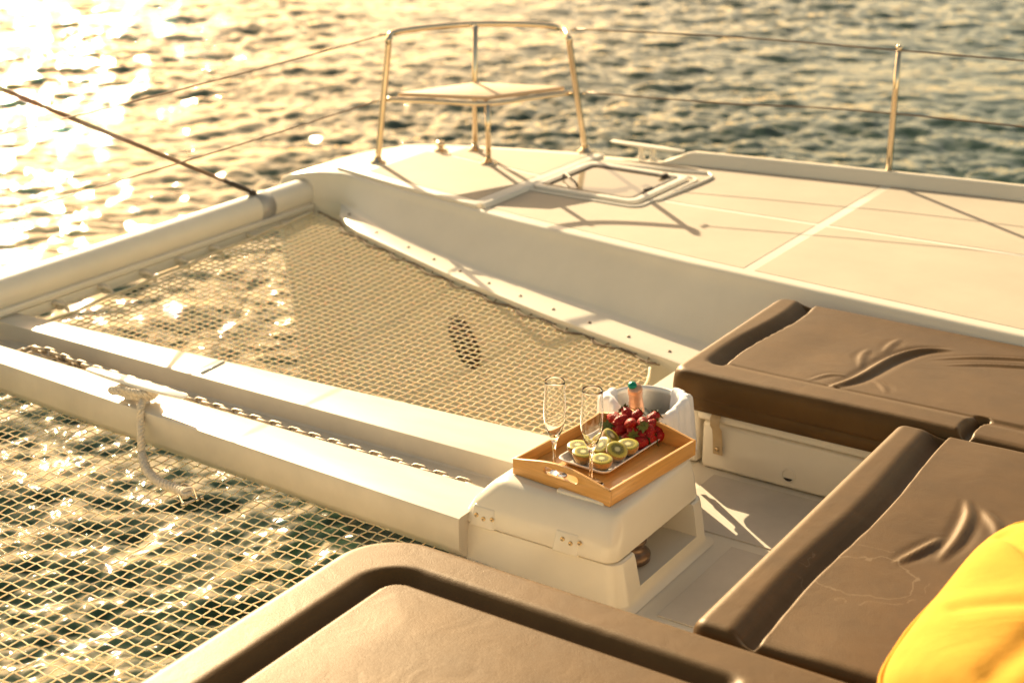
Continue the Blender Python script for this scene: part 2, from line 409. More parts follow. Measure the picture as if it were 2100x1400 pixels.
def portlight():
    out = []
    for k in range(32):
        a = 2*math.pi*k/32; u, v = 24*math.cos(a), 58*math.sin(a); c, s_ = math.cos(-.42), math.sin(-.42)
        px, py = 953+u*c-v*s_, 702+u*s_+v*c
        X = 4.1
        for _ in range(12):
            q = PX(px, py, X); X = ledx(q[1])+.03+.025*(-q[2]-.3)/.5-.004
        out.append(PX(px, py, X))
    n = len(out); mb = MB()
    mb.add(out+[q-np.array([.006,0,0]) for q in out], [tuple(range(n, 2*n))]+[(i, (i+1)%n, n+(i+1)%n, n+i) for i in range(n)])
    mb.build('portlight', RUBBER, CAT, fix=True)
portlight()
for (px, py) in [(725,437),(790,470),(850,502),(905,525),(957,550),(1015,575),(1077,602),(1145,629),(1219,656),(1300,684),(1385,713)]:
    yy = P(px, py, -.2)[1]
    for _ in range(4): yy = P(px, py, ledz(yy))[1]
    z = ledz(yy); x = P(px, py, z)[0]; x = min(max(x, ledx(yy)+.03), ledx(yy)+.05)
    mb = MB(); mb.lathe([(0,.0035),(.003,.0035),(.0055,.0028),(.0065,.0)], (0,0,0), 12)
    s = mb.build('screw', DSTEEL, CAT); s.location = (x, yy, z+.0005)

# deck non-skid panels
def panel(name, left, right, y0, y1, z=.0012):
    ys = list(np.linspace(y0, y1, 14)); L = [(left(y), y) for y in ys]; Rr = [(right(y), y) for y in ys]
    mb = MB(); mb.grid([[(l[0]-.001,l[1],0), (l[0],l[1],z), (r[0],r[1],z), (r[0]+.001,r[1],0)] for l, r in zip(L, Rr)], flip=True)
    return mb.build(name, NONSKID, CAT, smooth=False, fix=True)
mid = lambda y: ip(y, [-1,1.218,2.457,3.05,3.35,3.66],[4.97,4.932,4.885,4.90,4.955,5.0])
pn = [panel('nonskid_panel', lambda y: gin(y)+.055, lambda y: mid(y)-.013, -1.1, 1.895),
      panel('nonskid_panel', lambda y: mid(y)+.013, lambda y: gout(y)-.06, -1.1, 1.895),
      panel('nonskid_panel', lambda y: gin(y)+.055, lambda y: mid(y)-.013, 1.935, 3.03),
      panel('nonskid_panel', lambda y: mid(y)+.013, lambda y: gout(y)-.06, 1.935, 3.03)]
def fwdpanel(l, r, y0, y1): 
    ys = list(np.linspace(y0, y1, 12)); mb = MB(); mb.prism([(l(y), y) for y in ys]+[(r(y), y) for y in ys][::-1], 0.011, .0140); return mb.build('nonskid_panel', NONSKID, CAT, smooth=False)
# raised forward deck step, with its own panels
def step():
    ys = list(np.linspace(3.06, 3.86, 12))
    mb = MB(); L = [(gin(y)+.012, y) for y in ys]; Rr = [(gout(y)-.03, y) for y in ys]
    poly = L+Rr[::-1]
    mb.prism(poly, -.002, .0125); mb.build('raised_foredeck', GELD, CAT, bevel=.0055, seg=3)
step()
fwdpanel(lambda y: gin(y)+.06, lambda y: mid(y)-.012, 3.10, 3.70)
fwdpanel(lambda y: mid(y)+.012, lambda y: gout(y)-.08, 3.10, 3.60)

# toe rail
def toerail():
    ys = list(np.linspace(-1.1, 2.70, 30)); rows = []
    for y in ys:
        x = gout(y)
        hgt = .05
        rows.append([(x-.055, y, .001), (x-.05, y, .012), (x-.03, y, hgt-.006), (x-.024, y, hgt), (x-.004, y, hgt), (x+.004, y, hgt-.008), (x+.012, y, -.045)])
    for y, hgt in ((2.73,.042),(2.78,.02),(2.82,.003)):
        x = gout(y); rows.append([(x-.055, y, .001), (x-.05, y, min(.012,hgt)), (x-.03, y, max(hgt-.006,.001)), (x-.024, y, hgt), (x-.004, y, hgt), (x+.004, y, hgt-.004), (x+.012, y, -.045)])
    MB().grid(rows, flip=True).build('toe_rail', GEL, CAT, auto=.9, fix=True)
toerail()

# hatch
def hatch():
    h = empty('hatch', (5.0,2.82,0)); h.parent = CAT
    cx, cy = 5.0, 2.82
    def ring(o, i, z0, z1, name, mat, bevel=.003):
        mb = MB(); n = len(o)
        vs = [(p[0],p[1],z0) for p in o]+[(p[0],p[1],z1) for p in o]+[(p[0],p[1],z1) for p in i]+[(p[0],p[1],z0) for p in i]
        fs = []
        for k in range(n):
            j = (k+1)%n
            for a in range(3): fs.append((a*n+k, a*n+j, (a+1)*n+j, (a+1)*n+k))
        mb.add(vs, fs); return mb.build(name, mat, h, bevel=bevel, seg=2)
    O = lambda m, r: rrect(-.205-m, .19+m, -.20-m, .20+m, r)
    ring(O(.062,.05), O(.05,.045), .002, .0075, 'moulding', GELD)
    ring(O(.03,.04), O(.0,.03), .002, .016, 'frame', GELD, .004)
    ring(O(-.001,.03), O(-.022,.02), .003, .0145, 'gasket', RUBBER, .001)
    mb = MB(); mb.prism(O(-.023,.02), .004, .0095); pane = mb.build('pane', M('acrylic', (.30,.24,.17), .10, spec=.8), h, smooth=False)
    for (x, y, a) in ((.165,-.135,0),(-.05,-.185,1)):
        mb = MB(); mb.box(x-.024, x+.024, y-.010, y+.010, .014, .022); mb.build('hinge', RUBBER, h, bevel=.003)
    mb = MB(); mb.tube([(-.06,.185,.016),(-.06,.18,.03),(-.17,.06,.03),(-.17,.055,.016)], .0045, 8); mb.build('handle', RUBBER, h)
hatch()
# drain moulding that runs from the hatch to the gunwale
mb = MB()
for (a, b, wd, z1) in (((4.43,3.035),(5.10,3.045),.012,.016),):
    mb.hexa([(a[0],a[1]-wd,.001),(b[0],b[1]-wd,.001),(b[0],b[1]+wd,.001),(a[0],a[1]+wd,.001)],[(a[0],a[1]-wd*.3,z1),(b[0],b[1]-wd*.3,z1),(b[0],b[1]+wd,z1+.004),(a[0],a[1]+wd,z1+.004)])
mb.build('deck_moulding', GELD, CAT, bevel=.003)
mb = MB(); mb.tube(resm([(5.10,3.05,.008),(5.17,3.04,.008),(5.215,2.98,.008),(5.26,2.85,.008),(5.33,2.57,.004)], 6), .0075, 8); mb.build('deck_moulding', GELD, CAT)
mb = MB(); mb.tube(resm([(5.33,2.57,.006),(5.27,2.53,.006),(5.08,2.535,.006),(4.86,2.55,.003)], 6), .006, 8); mb.build('deck_moulding', GELD, CAT)

# deck cleat and vent knob
def cleat(c, L, parent_name='deck_cleat', ax='y', s=1., mat=ALU):
    e = empty(parent_name, c); e.parent = CAT
    mb = MB(); h = .05*s
    prof = [(-L/2,.006,.010,.0025),(-L/2+.006,.006,.0135,.0045),(-L*.28,.003,.0195,.006),(0,.0,.022,.0075),(L*.28,.003,.0195,.006),(L/2-.006,.006,.0135,.0045),(L/2,.006,.010,.0025)]
    G = []
    for (t, dz, hw, hh) in prof:
        z = h+dz*.3
        ring = []
        for k in range(12):
            a = 2*math.pi*k/12; u = hw*s*math.copysign(abs(math.cos(a))**.6, math.cos(a)); v = hh*s*math.copysign(abs(math.sin(a))**.6, math.sin(a))
            ring.append((u, t, z+v))
        ring.append(ring[0]); G.append(ring)
    mb.grid(G, flip=True); n = 13
    mb.f.append(tuple(range(n))[:12]); mb.f.append(tuple(range((len(prof)-1)*n, (len(prof)-1)*n+12))[::-1])
    mb.build('horn', mat, e, fix=True, auto=.8)
    for t in (-.028, .028):
        mb = MB(); mb.lathe([(.017*s,0),(.016*s,.004),(.011*s,.012),(.0095*s,h*.6),(.012*s,h)], (0, t, 0), 16); mb.build('post', mat, e)
    return e
cleat((5.43,2.90,.001), .34)
mb = MB(); mb.lathe([(.03,0),(.03,.004),(.014,.008),(.012,.018),(.02,.022),(.022,.032),(.015,.04),(0,.042)], (0,0,0), 20)
k = mb.build('vent_knob', STEEL, CAT); k.location = (5.03,3.66,.014)

# pulpit
def pulpit():
    e = empty('pulpit', (0,0,0)); e.parent = CAT
    zt = .53
    A, Bq = (4.727,3.755,.02), (5.346,3.147,.02)
    tl = P(798,80,zt-.02); tl2 = P(822,64,zt); tm = P(972,50,zt); tr2 = P(1135,54,zt); tr = P(1166,78,zt-.025)
    pts = [A, np.array(A)*.4+tl*.6]+[tl*.93+np.array(A)*.07, tl, tl2]
    pts += [tm]+[tr2, tr, tr*.93+np.array(Bq)*.07, np.array(Bq)*.4+tr*.6, Bq]
    mb = MB(); mb.tube(resm(pts, 8), .0125, 14); mb.build('rail', STEEL, e)
    z = .268; L_ = P(787,204,z); R_ = P(1184,189,z); Fm = P(1000,213,z); Rm = P(973,181,z)
    mb = MB(); mb.tube(resm([L_, L_*.5+Fm*.5+(Fm-L_)*.0, Fm, Fm*.5+R_*.5, R_], 6), .010, 12); mb.build('seat_rail', STEEL, e)
    mb = MB(); mb.tube([Fm, (4.953,3.367,.014)], .011, 12); mb.build('post', STEEL, e)
    mb = MB(); mb.tube([P(975,53,zt), Rm, (5.116,3.544,.014)], .011, 12); mb.build('post', STEEL, e)
    mb = MB(); c = [L_+(Fm-L_)*.10+(Rm-L_)*.04, Fm*.97+Rm*.03, R_+(Fm-R_)*.1+(Rm-R_)*.04, Rm+(L_-Rm)*.0+(Fm-Rm)*.02]
    poly = [tuple(q[:2]) for q in c]
    seatp = MB().prism(poly, z+.011, z+.027); so_ = seatp.build('seat', M('seat_board', (.66,.46,.29), .5, noise=.08, nscale=12), e, bevel=.004)
    mb = MB(); mb.tube([np.array([*Rm[:2], z+.002]), np.array([*Fm[:2], z+.002])], .007, 8); mb.build('seat_bar', STEEL, e)
    for b in (A, Bq, (4.953,3.367,.014), (5.116,3.544,.014)):
        mb = MB(); mb.lathe([(.034,0),(.034,.004),(.02,.008),(.015,.022),(0,.022)], (b[0], b[1], .0145 if b is not Bq else .0135), 20); mb.build('foot', STEEL, e)
    return tl, tr, L_, R_
ptl, ptr, pml, pmr = pulpit()
# stanchion
se = empty('stanchion', (5.60,1.933,0)); se.parent = CAT
mb = MB(); mb.tube([(0,0,0),(0,0,.18),(0,0,.36),(.0,0,.515)], [.0125,.0125,.0115,.009], 14); mb.build('tube', STEEL, se)
mb = MB(); mb.lathe([(.009,0),(.012,.004),(.0125,.012),(.008,.02),(0,.022)], (0,0,.512), 14); mb.build('cap', STEEL, se)
mb = MB(); mb.lathe([(.04,0),(.04,.005),(.022,.01),(.018,.03),(.0125,.034)], (0,0,.001), 20); mb.build('foot', STEEL, se)
def lifeline(pts, r=.003):
    mb = MB(); mb.tube(resm(pts, 8), r, 8); return mb.build('lifeline', DSTEEL, CAT)
a2 = np.array([5.72,.2,.515])
lifeline([P(1180,60,.52), P(1500,76,.52)+[0,0,-.0], (5.60,1.933,.512), a2])
lifeline([P(1202,190,.265), P(1500,213,.262), (5.598,1.933,.272), np.array([5.72,.2,.272])])
e1, e2 = np.array([.85,3.72,.5]), np.array([.95,3.75,.26])
s1 = P(785,72,.51); s2 = P(770,208,.26)
def sagline(a, b, sag):
    return [a*(1-t)+b*t-np.array([0,0,sag*4*t*(1-t)]) for t in np.linspace(0, 1, 9)]
lifeline(sagline(s1, e1, .03)); lifeline(sagline(s2, e2, .03))
for q in (s1, s2, P(1180,60,.52), P(1202,190,.265)):
    mb = MB(); mb.tube([q-np.array([.02,.0,0]), q+np.array([.02,0,0])], .006, 8); mb.build('turnbuckle', STEEL, CAT)

# crossbeam
cb = empty('crossbeam', (0,0,0)); cb.parent = CAT
mb = MB(); mb.tube([(x, 3.97, -.094) for x in np.linspace(.9, 4.62, 30)], .055, 40); mb.build('tube', ALU, cb)
mb = MB(); mb.box(.9, 4.50, 3.905, 3.945, -.150, -.128); mb.box(.9, 4.50, 3.912, 3.943, -.19, -.153); mb.build('luff_track', ALU, cb, bevel=.004, seg=2)
mb = MB(); mb.lathe([(.0,0),(.07,0),(.075,.01),(.07,.02),(.055,.03),(.0525,.06)], (0,0,0), 32); col = mb.build('end_collar', GEL, cb); col.rotation_euler = (0, -math.pi/2, 0); col.location = (4.56,3.97,-.086)
bx_ = P(556,412,-.06)[0]
mb = MB(); mb.tube([(bx_+.035, 3.97, -.094), (bx_-.035, 3.97, -.094)], .0585, 40); mb.build('strap_band', M('grey_band', (.42,.40,.38), .45, metal=.3), cb)
# strut rising from the beam end to the striker above the beam's middle
top = PX(0,182,3.16); A0 = np.array([bx_, 3.97, -.045])
dirv = top-A0; dirv /= np.linalg.norm(dirv)
mb = MB(); mb.tube([A0+dirv*.12, A0+dirv*.8, A0+dirv*2.0], [.0075,.0085,.010], 12); mb.build('stay_rod', DSTEEL, CAT)
mb = MB(); mb.tube([A0+dirv*.02, A0+dirv*.16], .011, 10); mb.tube([A0+dirv*.14, A0+dirv*.2], .0085, 10)
for d in (-.012,.012): mb.tube([A0+np.array([0,d,-.02]), A0+np.array([0,d,0])+dirv*.06], .006, 8)
mb.build('toggle', RUBBER, CAT)

# longeron: two flanges with a chain trough between them
def longeron():
    e = empty('longeron', (0,0,0)); e.parent = CAT
    zt = -.155; Y0, Y1 = 1.87, 3.93
    st = [1.87, 2.0, 2.4, 3.0, 3.5, 3.93]
    frx = lambda y: ip(y, [1.89,3.6,4.0],[2.616,2.689,2.705]); fin = lambda y: 2.7915
    rin = lambda y: ip(y, [1.96,3.89],[2.945,2.93]); rout = lambda y: ip(y, [1.94,3.92],[3.145,3.021])
    rows = []
    for y in st:
        zb = -.255
        a, b, c, d = frx(y), fin(y), rin(y), rout(y)
        rows.append([(a+.05,y,zb-.03),(a+.035,y,zb-.022),(a+.004,y,zb+.012),(a+.0,y,zb+.02),(a-.0,y,zt-.008),(a+.003,y,zt-.002),(a+.010,y,zt),(b-.008,y,zt),(b-.002,y,zt-.002),(b,y,zt-.009),
                     (b+.006,y,-.208),(b+.012,y,-.212),(c-.012,y,-.212),(c-.006,y,-.208),(c,y,zt-.009),(c+.002,y,zt-.002),(c+.008,y,zt),(d-.010,y,zt),(d-.003,y,zt-.002),(d,y,zt-.008),
                     (d-.004,y,-.185),(d-.03,y,-.20),(d-.04,y,zb-.03)])
    mb = MB(); mb.grid(rows); n = len(rows[0]); m = len(rows)
    for i in range(m-1): mb.f.append((i*n+n-1, (i+1)*n+n-1, (i+1)*n, i*n))
    mb.f.append(tuple(range(n))); mb.f.append(tuple(range((m-1)*n, m*n))[::-1])
    mb.build('beam', M('gelcoat_weathered', (.66,.585,.475), .34, coat=.2, noise=.09, nscale=5., streak=(4,1,1)), e, fix=True, auto=.55)
    ys = 2.755
    sa, sb = P(413,766,zt), P(459,741,zt)
    mb = MB(); mb.prism([(sa[0],sa[1]-.005),(sb[0],sb[1]-.005),(sb[0],sb[1]+.005),(sa[0],sa[1]+.005)], zt+.0005, zt+.004); mb.build('joint_seam', WHITE, e)
    mb = MB(); mb.prism(rrect(2.815,2.915,3.40,3.60,.03), -.2118, -.2105); mb.build('chain_slot', RUBBER, e)
longeron()
cl = cleat(tuple((P(210,744,-.1)+P(410,796,-.1))/2*np.array([1,1,0])+np.array([-.055,0,-.155])), .385, 'mooring_cleat', mat=WHITE)
CLX, CLY = cl.location.x, cl.location.y

# cockpit structure under the sunpads
def bb(name, x0, x1, y0, y1, z0, z1, mat=GEL, bevel=.012, par=CAT, seg=3):
    return MB().box(x0, x1, y0, y1, z0, z1).build(name, mat, par, bevel=bevel, seg=seg)
bb('bridge_deck', 1.30, 4.18, -1.2, 1.93, -.85, -.30)
mb = MB(); mb.box(3.12, 4.19, 1.80, 1.945, -.298, -.205); mb.box(1.45, 2.40, 1.80, 1.945, -.298, -.205); mb.box(2.40,2.66,1.80,1.93,-.298,-.275); mb.build('bulkhead_coaming', GEL, CAT, bevel=.012)
bb('sunpad_locker', 1.45, 2.24, -1.2, 1.70, -.297, -.125)
bb('sunpad_locker', 2.32, 3.40, -1.2, 1.0, -.297, -.127)
# coachroof just aft of the sunpads: it stands behind the photographer and throws sunlight back on the foredeck
mb = MB(); mb.hexa([(1.15,-3.6,-.29),(4.30,-3.6,-.29),(4.30,-1.16,-.29),(1.15,-1.16,-.29)], [(1.35,-3.6,1.25),(4.10,-3.6,1.25),(4.05,-1.62,1.25),(1.40,-1.62,1.25)]); mb.build('coachroof', GEL, CAT, bevel=.06, seg=4)
for x0, x1 in ((1.62,2.62),(2.80,3.80)):
    f = lambda z: -1.16-.46*(z+.29)/1.54+.012
    mb = MB(); mb.hexa([(x0,f(.62)-.03,.62),(x1,f(.62)-.03,.62),(x1,f(.62),.62),(x0,f(.62),.62)], [(x0+.05,f(1.0)-.03,1.0),(x1-.05,f(1.0)-.03,1.0),(x1-.05,f(1.0),1.0),(x0+.05,f(1.0),1.0)]); mb.build('front_window', RUBBER, CAT, bevel=.004)
# starboard locker with lid, strap, drain
lk = empty('locker', (3.46,1.3,-.3)); lk.parent = CAT
def lb(name, x0, x1, y0, y1, z0, z1, mat, bevel): return MB().box(x0-3.46, x1-3.46, y0-1.3, y1-1.3, z0+.3, z1+.3).build(name, mat, lk, bevel=bevel)
lb('front_panel', 3.465, 4.17, -1.2, 1.655, -.298, -.158, GEL, .014)
lb('lid', 3.448, 4.16, -1.2, 1.665, -.150, -.122, GEL, .010)
lb('corner_post', 3.475, 3.60, 1.67, 1.78, -.298, -.128, GEL, .014)
pts = [(3.452,1.605,-.122),(3.440,1.605,-.135),(3.4385,1.604,-.155),(3.452,1.603,-.172),(3.456,1.602,-.20),(3.458,1.600,-.245)]
mb = MB(); G = [[(p[0]-3.46, p[1]-1.3+s, p[2]+.3) for s in (-.014,.014)] for p in pts]; G2 = [[(p[0]-3.462, p[1]-1.3+s, p[2]+.3) for s in (-.014,.014)] for p in pts]
mb.grid(G); mb.grid(G2, flip=True); mb.build('strap', LEATHER, lk)
mb = MB(); mb.lathe([(.006,0),(.006,.002),(.003,.004),(0,.0045)], (0,0,0), 14); rv = mb.build('rivet', BRASS, lk); rv.rotation_euler = (0,-math.pi/2,0); rv.location = (-.006, .301, .072)
mb = MB(); mb.lathe([(.020,0),(.020,.003),(.017,.004),(.0165,.002)], (0,0,0), 28); rv = mb.build('drain_ring', GEL, lk); rv.rotation_euler = (0,-math.pi/2,0); rv.location = (.006,.095,.042)
mb = MB(); mb.prism([(.015*math.cos(a), .015*math.sin(a)) for a in np.linspace(math.radians(120), math.radians(240), 14)], 0, .001); rv = mb.build('drain_hole', RUBBER, lk, smooth=False); rv.rotation_euler = (0,-math.pi/2,0); rv.location = (.0035,.095,.042)
# well floor panels
for pl in ([(3.13,1.10),(3.44,1.10),(3.44,1.60),(3.13,1.60)], [(2.70,1.10),(3.09,1.10),(3.09,1.38),(2.70,1.38)]):
    mb = MB(); mb.prism(pl, -.2995, -.2965); mb.build('nonskid_panel', FLOORSKID, CAT, bevel=.001, seg=1)

# windlass housing
def windlass():
    e = empty('windlass_housing', (0,0,0)); e.parent = CAT
    def shell(levels, name, mat=GEL):
        rows = [[(x, y, z) for x, y in rrect(x0, x1, y0, y1, r, 8)] for (x0, x1, y0, y1, z, r) in levels]
        G = np.array(rows); G = np.concatenate([G, G[:, :1]], 1); mb = MB(); mb.grid(G); n = G.shape[1]
        mb.f.append(tuple(range(n-1))[::-1]); mb.f.append(tuple(range((len(rows)-1)*n, len(rows)*n-1)))
        return mb.build(name, mat, e, fix=True, auto=.9)
    b = shell([(2.636,3.118,1.425,1.93,-.299,.045),(2.646,3.108,1.440,1.93,-.293,.04),(2.650,3.104,1.446,1.93,-.284,.038),(2.655,3.099,1.459,1.925,-.20,.035),(2.658,3.097,1.463,1.922,-.184,.034),(2.664,3.092,1.468,1.918,-.180,.03)], 'base')
    boolcut(b, [MB().hexa([(2.745,1.38,-.266),(3.035,1.38,-.266),(3.03,1.66,-.262),(2.75,1.66,-.262)], [(2.730,1.38,-.1),(3.035,1.38,-.1),(3.03,1.66,-.1),(2.74,1.66,-.1)])])
    finish_edges(b, 0, 2, .6)
    shell([(2.660,3.085,1.478,1.885,-.1775,.03),(2.652,3.090,1.470,1.893,-.1765,.036),(2.650,3.092,1.468,1.895,-.172,.038),(2.664,3.087,1.474,1.872,-.125,.038),(2.680,3.082,1.480,1.845,-.095,.038),(2.688,3.079,1.484,1.832,-.082,.036),(2.697,3.074,1.490,1.818,-.073,.032),(2.712,3.066,1.502,1.802,-.068,.025)], 'cover')
    # bosses with bolts on the port face
    for (ya, yb, ps) in ((1.790,1.862,((977,1055),(992,1063),(1009,1065))), (1.560,1.632,((1153,1105),(1170,1114),(1188,1114)))):
        mb = MB(); mb.hexa([(2.6465,ya,-.182),(2.70,ya,-.182),(2.70,yb,-.182),(2.6465,yb,-.182)], [(2.6605,ya+.004,-.130),(2.70,ya+.004,-.130),(2.70,yb-.004,-.130),(2.6605,yb-.004,-.130)])
        mb.build('boss', GEL, e, bevel=.006, seg=3)
        for (px, py) in ps:
            q = PX(px, py, 2.654)
            mb = MB(); mb.lathe([(.0056,0),(.0056,.0015),(.0045,.002),(.0028,.0015),(.0026,.0006),(0,.0006)], (0,0,0), 16); bo = mb.build('bolt', BRASS, e)
            bo.rotation_euler = (0, -math.radians(75), 0); bo.location = (2.6465+.014*(q[2]+.182)/.052, q[1], q[2])
    mb = MB(); mb.box(2.712, 2.735, 1.53, 1.66, -.072, -.060); mb.build('lid_ridge', GEL, e, bevel=.005)
    mb = MB(); mb.lathe([(.045,0),(.05,.004),(.05,.02),(.04,.028),(.032,.04),(.04,.05),(.04,.06),(0,.06)], (2.84,1.53,-.262), 28); mb.build('drum', DSTEEL, e)
windlass()

# ------------------------------------------------------------------ trampoline nets
def cordmesh(lines, r, n=5):
    mb = MB()
    for l in lines: mb.tube(l, r, n, caps=False)
    return mb
def net(name, label, x0f, x1f, y0, y1, zf, pitch, r, root, aftcurve=None, ymaxf=None):
    e = empty(name, root, label, 'safety net', None)
    rt = np.array(root); lines = []
    ymx = ymaxf or (lambda x: y1); ymn = aftcurve or (lambda x: y0)
    xa = min(x0f(y) for y in np.linspace(y0, y1, 30)); xb = max(x1f(y) for y in np.linspace(y0, y1, 30))
    xs = np.arange(xa+pitch/2, xb, pitch); ysn = np.arange(y0+pitch/2, y1, pitch)
    z_ = pitch*.055
    for i, x in enumerate(xs):          # cords running fore and aft
        pts = []
        for j, y in enumerate(np.arange(y0, y1+1e-6, pitch/3)):
            if x0f(y) <= x <= x1f(y) and ymn(x) <= y <= ymx(x):
                zz = z_*math.sin(2*math.pi*(y-y0)/pitch/2+math.pi*i)*1.0
                pts.append(np.array([x+zz+.0035*math.sin(y*3.1+i*.21)*math.sin(i*.37+1)+.0011*math.sin(i*7.1+y*2.3), y, zf(x, y)+.0008*math.sin(2*math.pi*(y-y0)/pitch+math.pi*i)])-rt)
            else:
                if len(pts) > 3: lines.append(pts)
                pts = []
        if len(pts) > 3: lines.append(pts)
    for j, y in enumerate(ysn):         # cords running athwart
        a, b = x0f(y), x1f(y); pts = []
        for x in np.arange(a, b+1e-6, pitch/3):
            if ymn(x) <= y <= ymx(x):
                zz = z_*math.sin(2*math.pi*(x-xa)/pitch/2+math.pi*j)
                pts.append(np.array([x, y+zz+.0035*math.sin(x*3.7+j*.17)*math.sin(j*.29)+.0011*math.sin(j*5.3+x*2.1), zf(x, y)-.0008*math.sin(2*math.pi*(x-xa)/pitch+math.pi*j)])-rt)
            else:
                if len(pts) > 3: lines.append(pts)
                pts = []
        if len(pts) > 3: lines.append(pts)
    cordmesh(lines, r).build('mesh_webbing', CORD, e)
    return e
rout = lambda y: ip(y, [1.94,3.92],[3.145,3.021]); frx = lambda y: ip(y, [1.89,3.6,4.0],[2.616,2.689,2.705])
def zfar(x, y):
    t = np.clip((x-3.05)/(ledx(y)-3.05), 0, 1); base = -.205*(1-t)+(ledz(y)-.026)*t
    return base-.018*math.sin(math.pi*t)*math.sin(math.pi*np.clip((y-1.95)/1.8, 0, 1))
fx0 = lambda y: rout(y)-.035
fx1 = lambda y: ledx(max(y,1.6))-.014-.012*math.sin(y*37)
aft = lambda x: 1.965+.0
def aftc(x): return 1.965+.09*max(0, (x-3.60)/.30)**2
nf = net('trampoline_net', 'fine cream safety net stretched between longeron and starboard hull', fx0, fx1, 1.965, 3.855, zfar, .0305, .0023, (3.6,2.8,-.22), aftcurve=aftc)
def znear(x, y):
    return -.268+.05*np.clip((1.6-x)/.5, 0, 1)-.02*math.sin(math.pi*np.clip((x-1.6)/1.05, 0, 1))*math.sin(math.pi*np.clip((y-1.85)/1.9, 0, 1))
nn = net('trampoline_net', 'cream safety net nearest the viewer, over open water between the longeron and the foreground sunpad', lambda y: PM-ledx(max(y, 1.6))+.02, lambda y: frx(y)+.03, 1.945, 3.855, znear, .0323, .0018, (2.0,2.6,-.27))
# edge ropes and lacing
def rope_edge(net_, pts, r, mat, name='edge_rope'):
    rt = np.array(net_.location); mb = MB(); mb.tube([np.array(p)-rt for p in pts], r, 8); return mb.build(name, mat, net_)
ROPEC = ROPE
rope_edge(nf, [(x, 3.862+.005*math.sin(x*23), zfar(x, 3.86)+.002) for x in np.linspace(2.99, 4.44, 60)], .006, CORD)
rope_edge(nf, [(fx1(y)+.002, y, zfar(fx1(y), y)+.001) for y in np.linspace(2.04, 3.85, 80)], .0045, DKCORD)
rope_edge(nf, [(x, aftc(x)-.004, zfar(x, aftc(x))) for x in np.linspace(3.13, 3.88, 40)], .0045, CORD)
rope_edge(nn, [(x, 3.862+.005*math.sin(x*23), znear(x, 3.86)+.002) for x in np.linspace(.98, 2.72, 50)], .006, CORD)
# lacing to the ledge: zigzag hidden beneath its lip
pts = []
for i, y in enumerate(np.arange(2.03, 3.76, .028)):
    k = i%4; x = fx1(y)-.006 if k in (0, 1) else ledx(y)+.006
    pts.append((x, y+(.01 if k%2 else -.006), (zfar(x, y)+.003) if k in (0, 1) else ledz(y)-.022))
rope_edge(nf, resm(pts, 3), .0026, DKCORD, 'lacing')
# knots on the luff track along the crossbeam
for (px, py) in [(108,618),(200,585),(275,553),(352,529),(423,505),(503,479),(570,455),(628,438)]:
    q = P(px, py, -.165); x = q[0]
    mb = MB(); c = np.array([x, 3.898, -.172])-np.array(nf.location)
    mb.tube(resm([c+np.array([-.012,.012,.008]), c+np.array([-.008,-.012,.012]), c+np.array([.006,-.018,0]), c+np.array([.012,.0,-.012]), c+np.array([.0,.012,-.012])], 5), .008, 8)
    mb.tube(resm([c+np.array([-.004,.004,.01]), c+np.array([.004,-.012,.008]), c+np.array([.018,-.026,-.022])], 5), .007, 8)
    mb.build('lashing_knot', ROPE, nf)

# ------------------------------------------------------------------ anchor chain in the trough
def link_mesh():
    mb = MB(); L, W = .0100, .0125; pts = []
    for k in range(24):
        a = 2*math.pi*k/24; pts.append((math.cos(a)*W+0, math.sin(a)*W+(L if math.sin(a) > 0 else -L), 0))
    mb.tube(pts, .0053, 8, closed=True); return mb.mesh('chain_link')
def chain():
    e = empty('anchor_chain', (2.85,2.6,-.2), 'weathered galvanised anchor chain lying in the trough of the longeron', 'chain')
    me = link_mesh(); me.materials.append(GALV); me.shade_smooth()
    hx = 2.836
    path = resm([(2.818,3.72,-.215),(2.818,3.66,-.180),(2.826,3.60,-.158),(2.834,3.52,-.162),(2.832,3.42,-.170),(2.832,3.1,-.176),(hx-.004,2.7,-.183),(hx-.004,2.3,-.187),(hx-.006,1.94,-.188)], 30)
    d = [0.]
    for a, b in zip(path, path[1:]): d.append(d[-1]+np.linalg.norm(b-a))
    step = .0350; n = int(d[-1]/step); i = 0
    for k in range(n):
        s = k*step+.01; j = max(0, np.searchsorted(d, s)-1); t = (s-d[j])/(d[j+1]-d[j]+1e-9)
        p = path[j]*(1-t)+path[min(j+1, len(path)-1)]*t; tv = Vector(path[min(j+1, len(path)-1)]-path[j]).normalized()
        o = bpy.data.objects.new('chain_link', me); COL.objects.link(o); o.parent = e
        roll = (math.radians(38) if k%2 else math.radians(-52))+random.uniform(-.12, .12)
        q = tv.to_track_quat('Y', 'Z'); o.rotation_mode = 'QUATERNION'; 
        from mathutils import Quaternion
        o.rotation_quaternion = q @ Quaternion((0,1,0), roll)
        o.location = Vector(p)-e.location+Vector((.0016*math.sin(k*1.7), 0, 0))
chain()

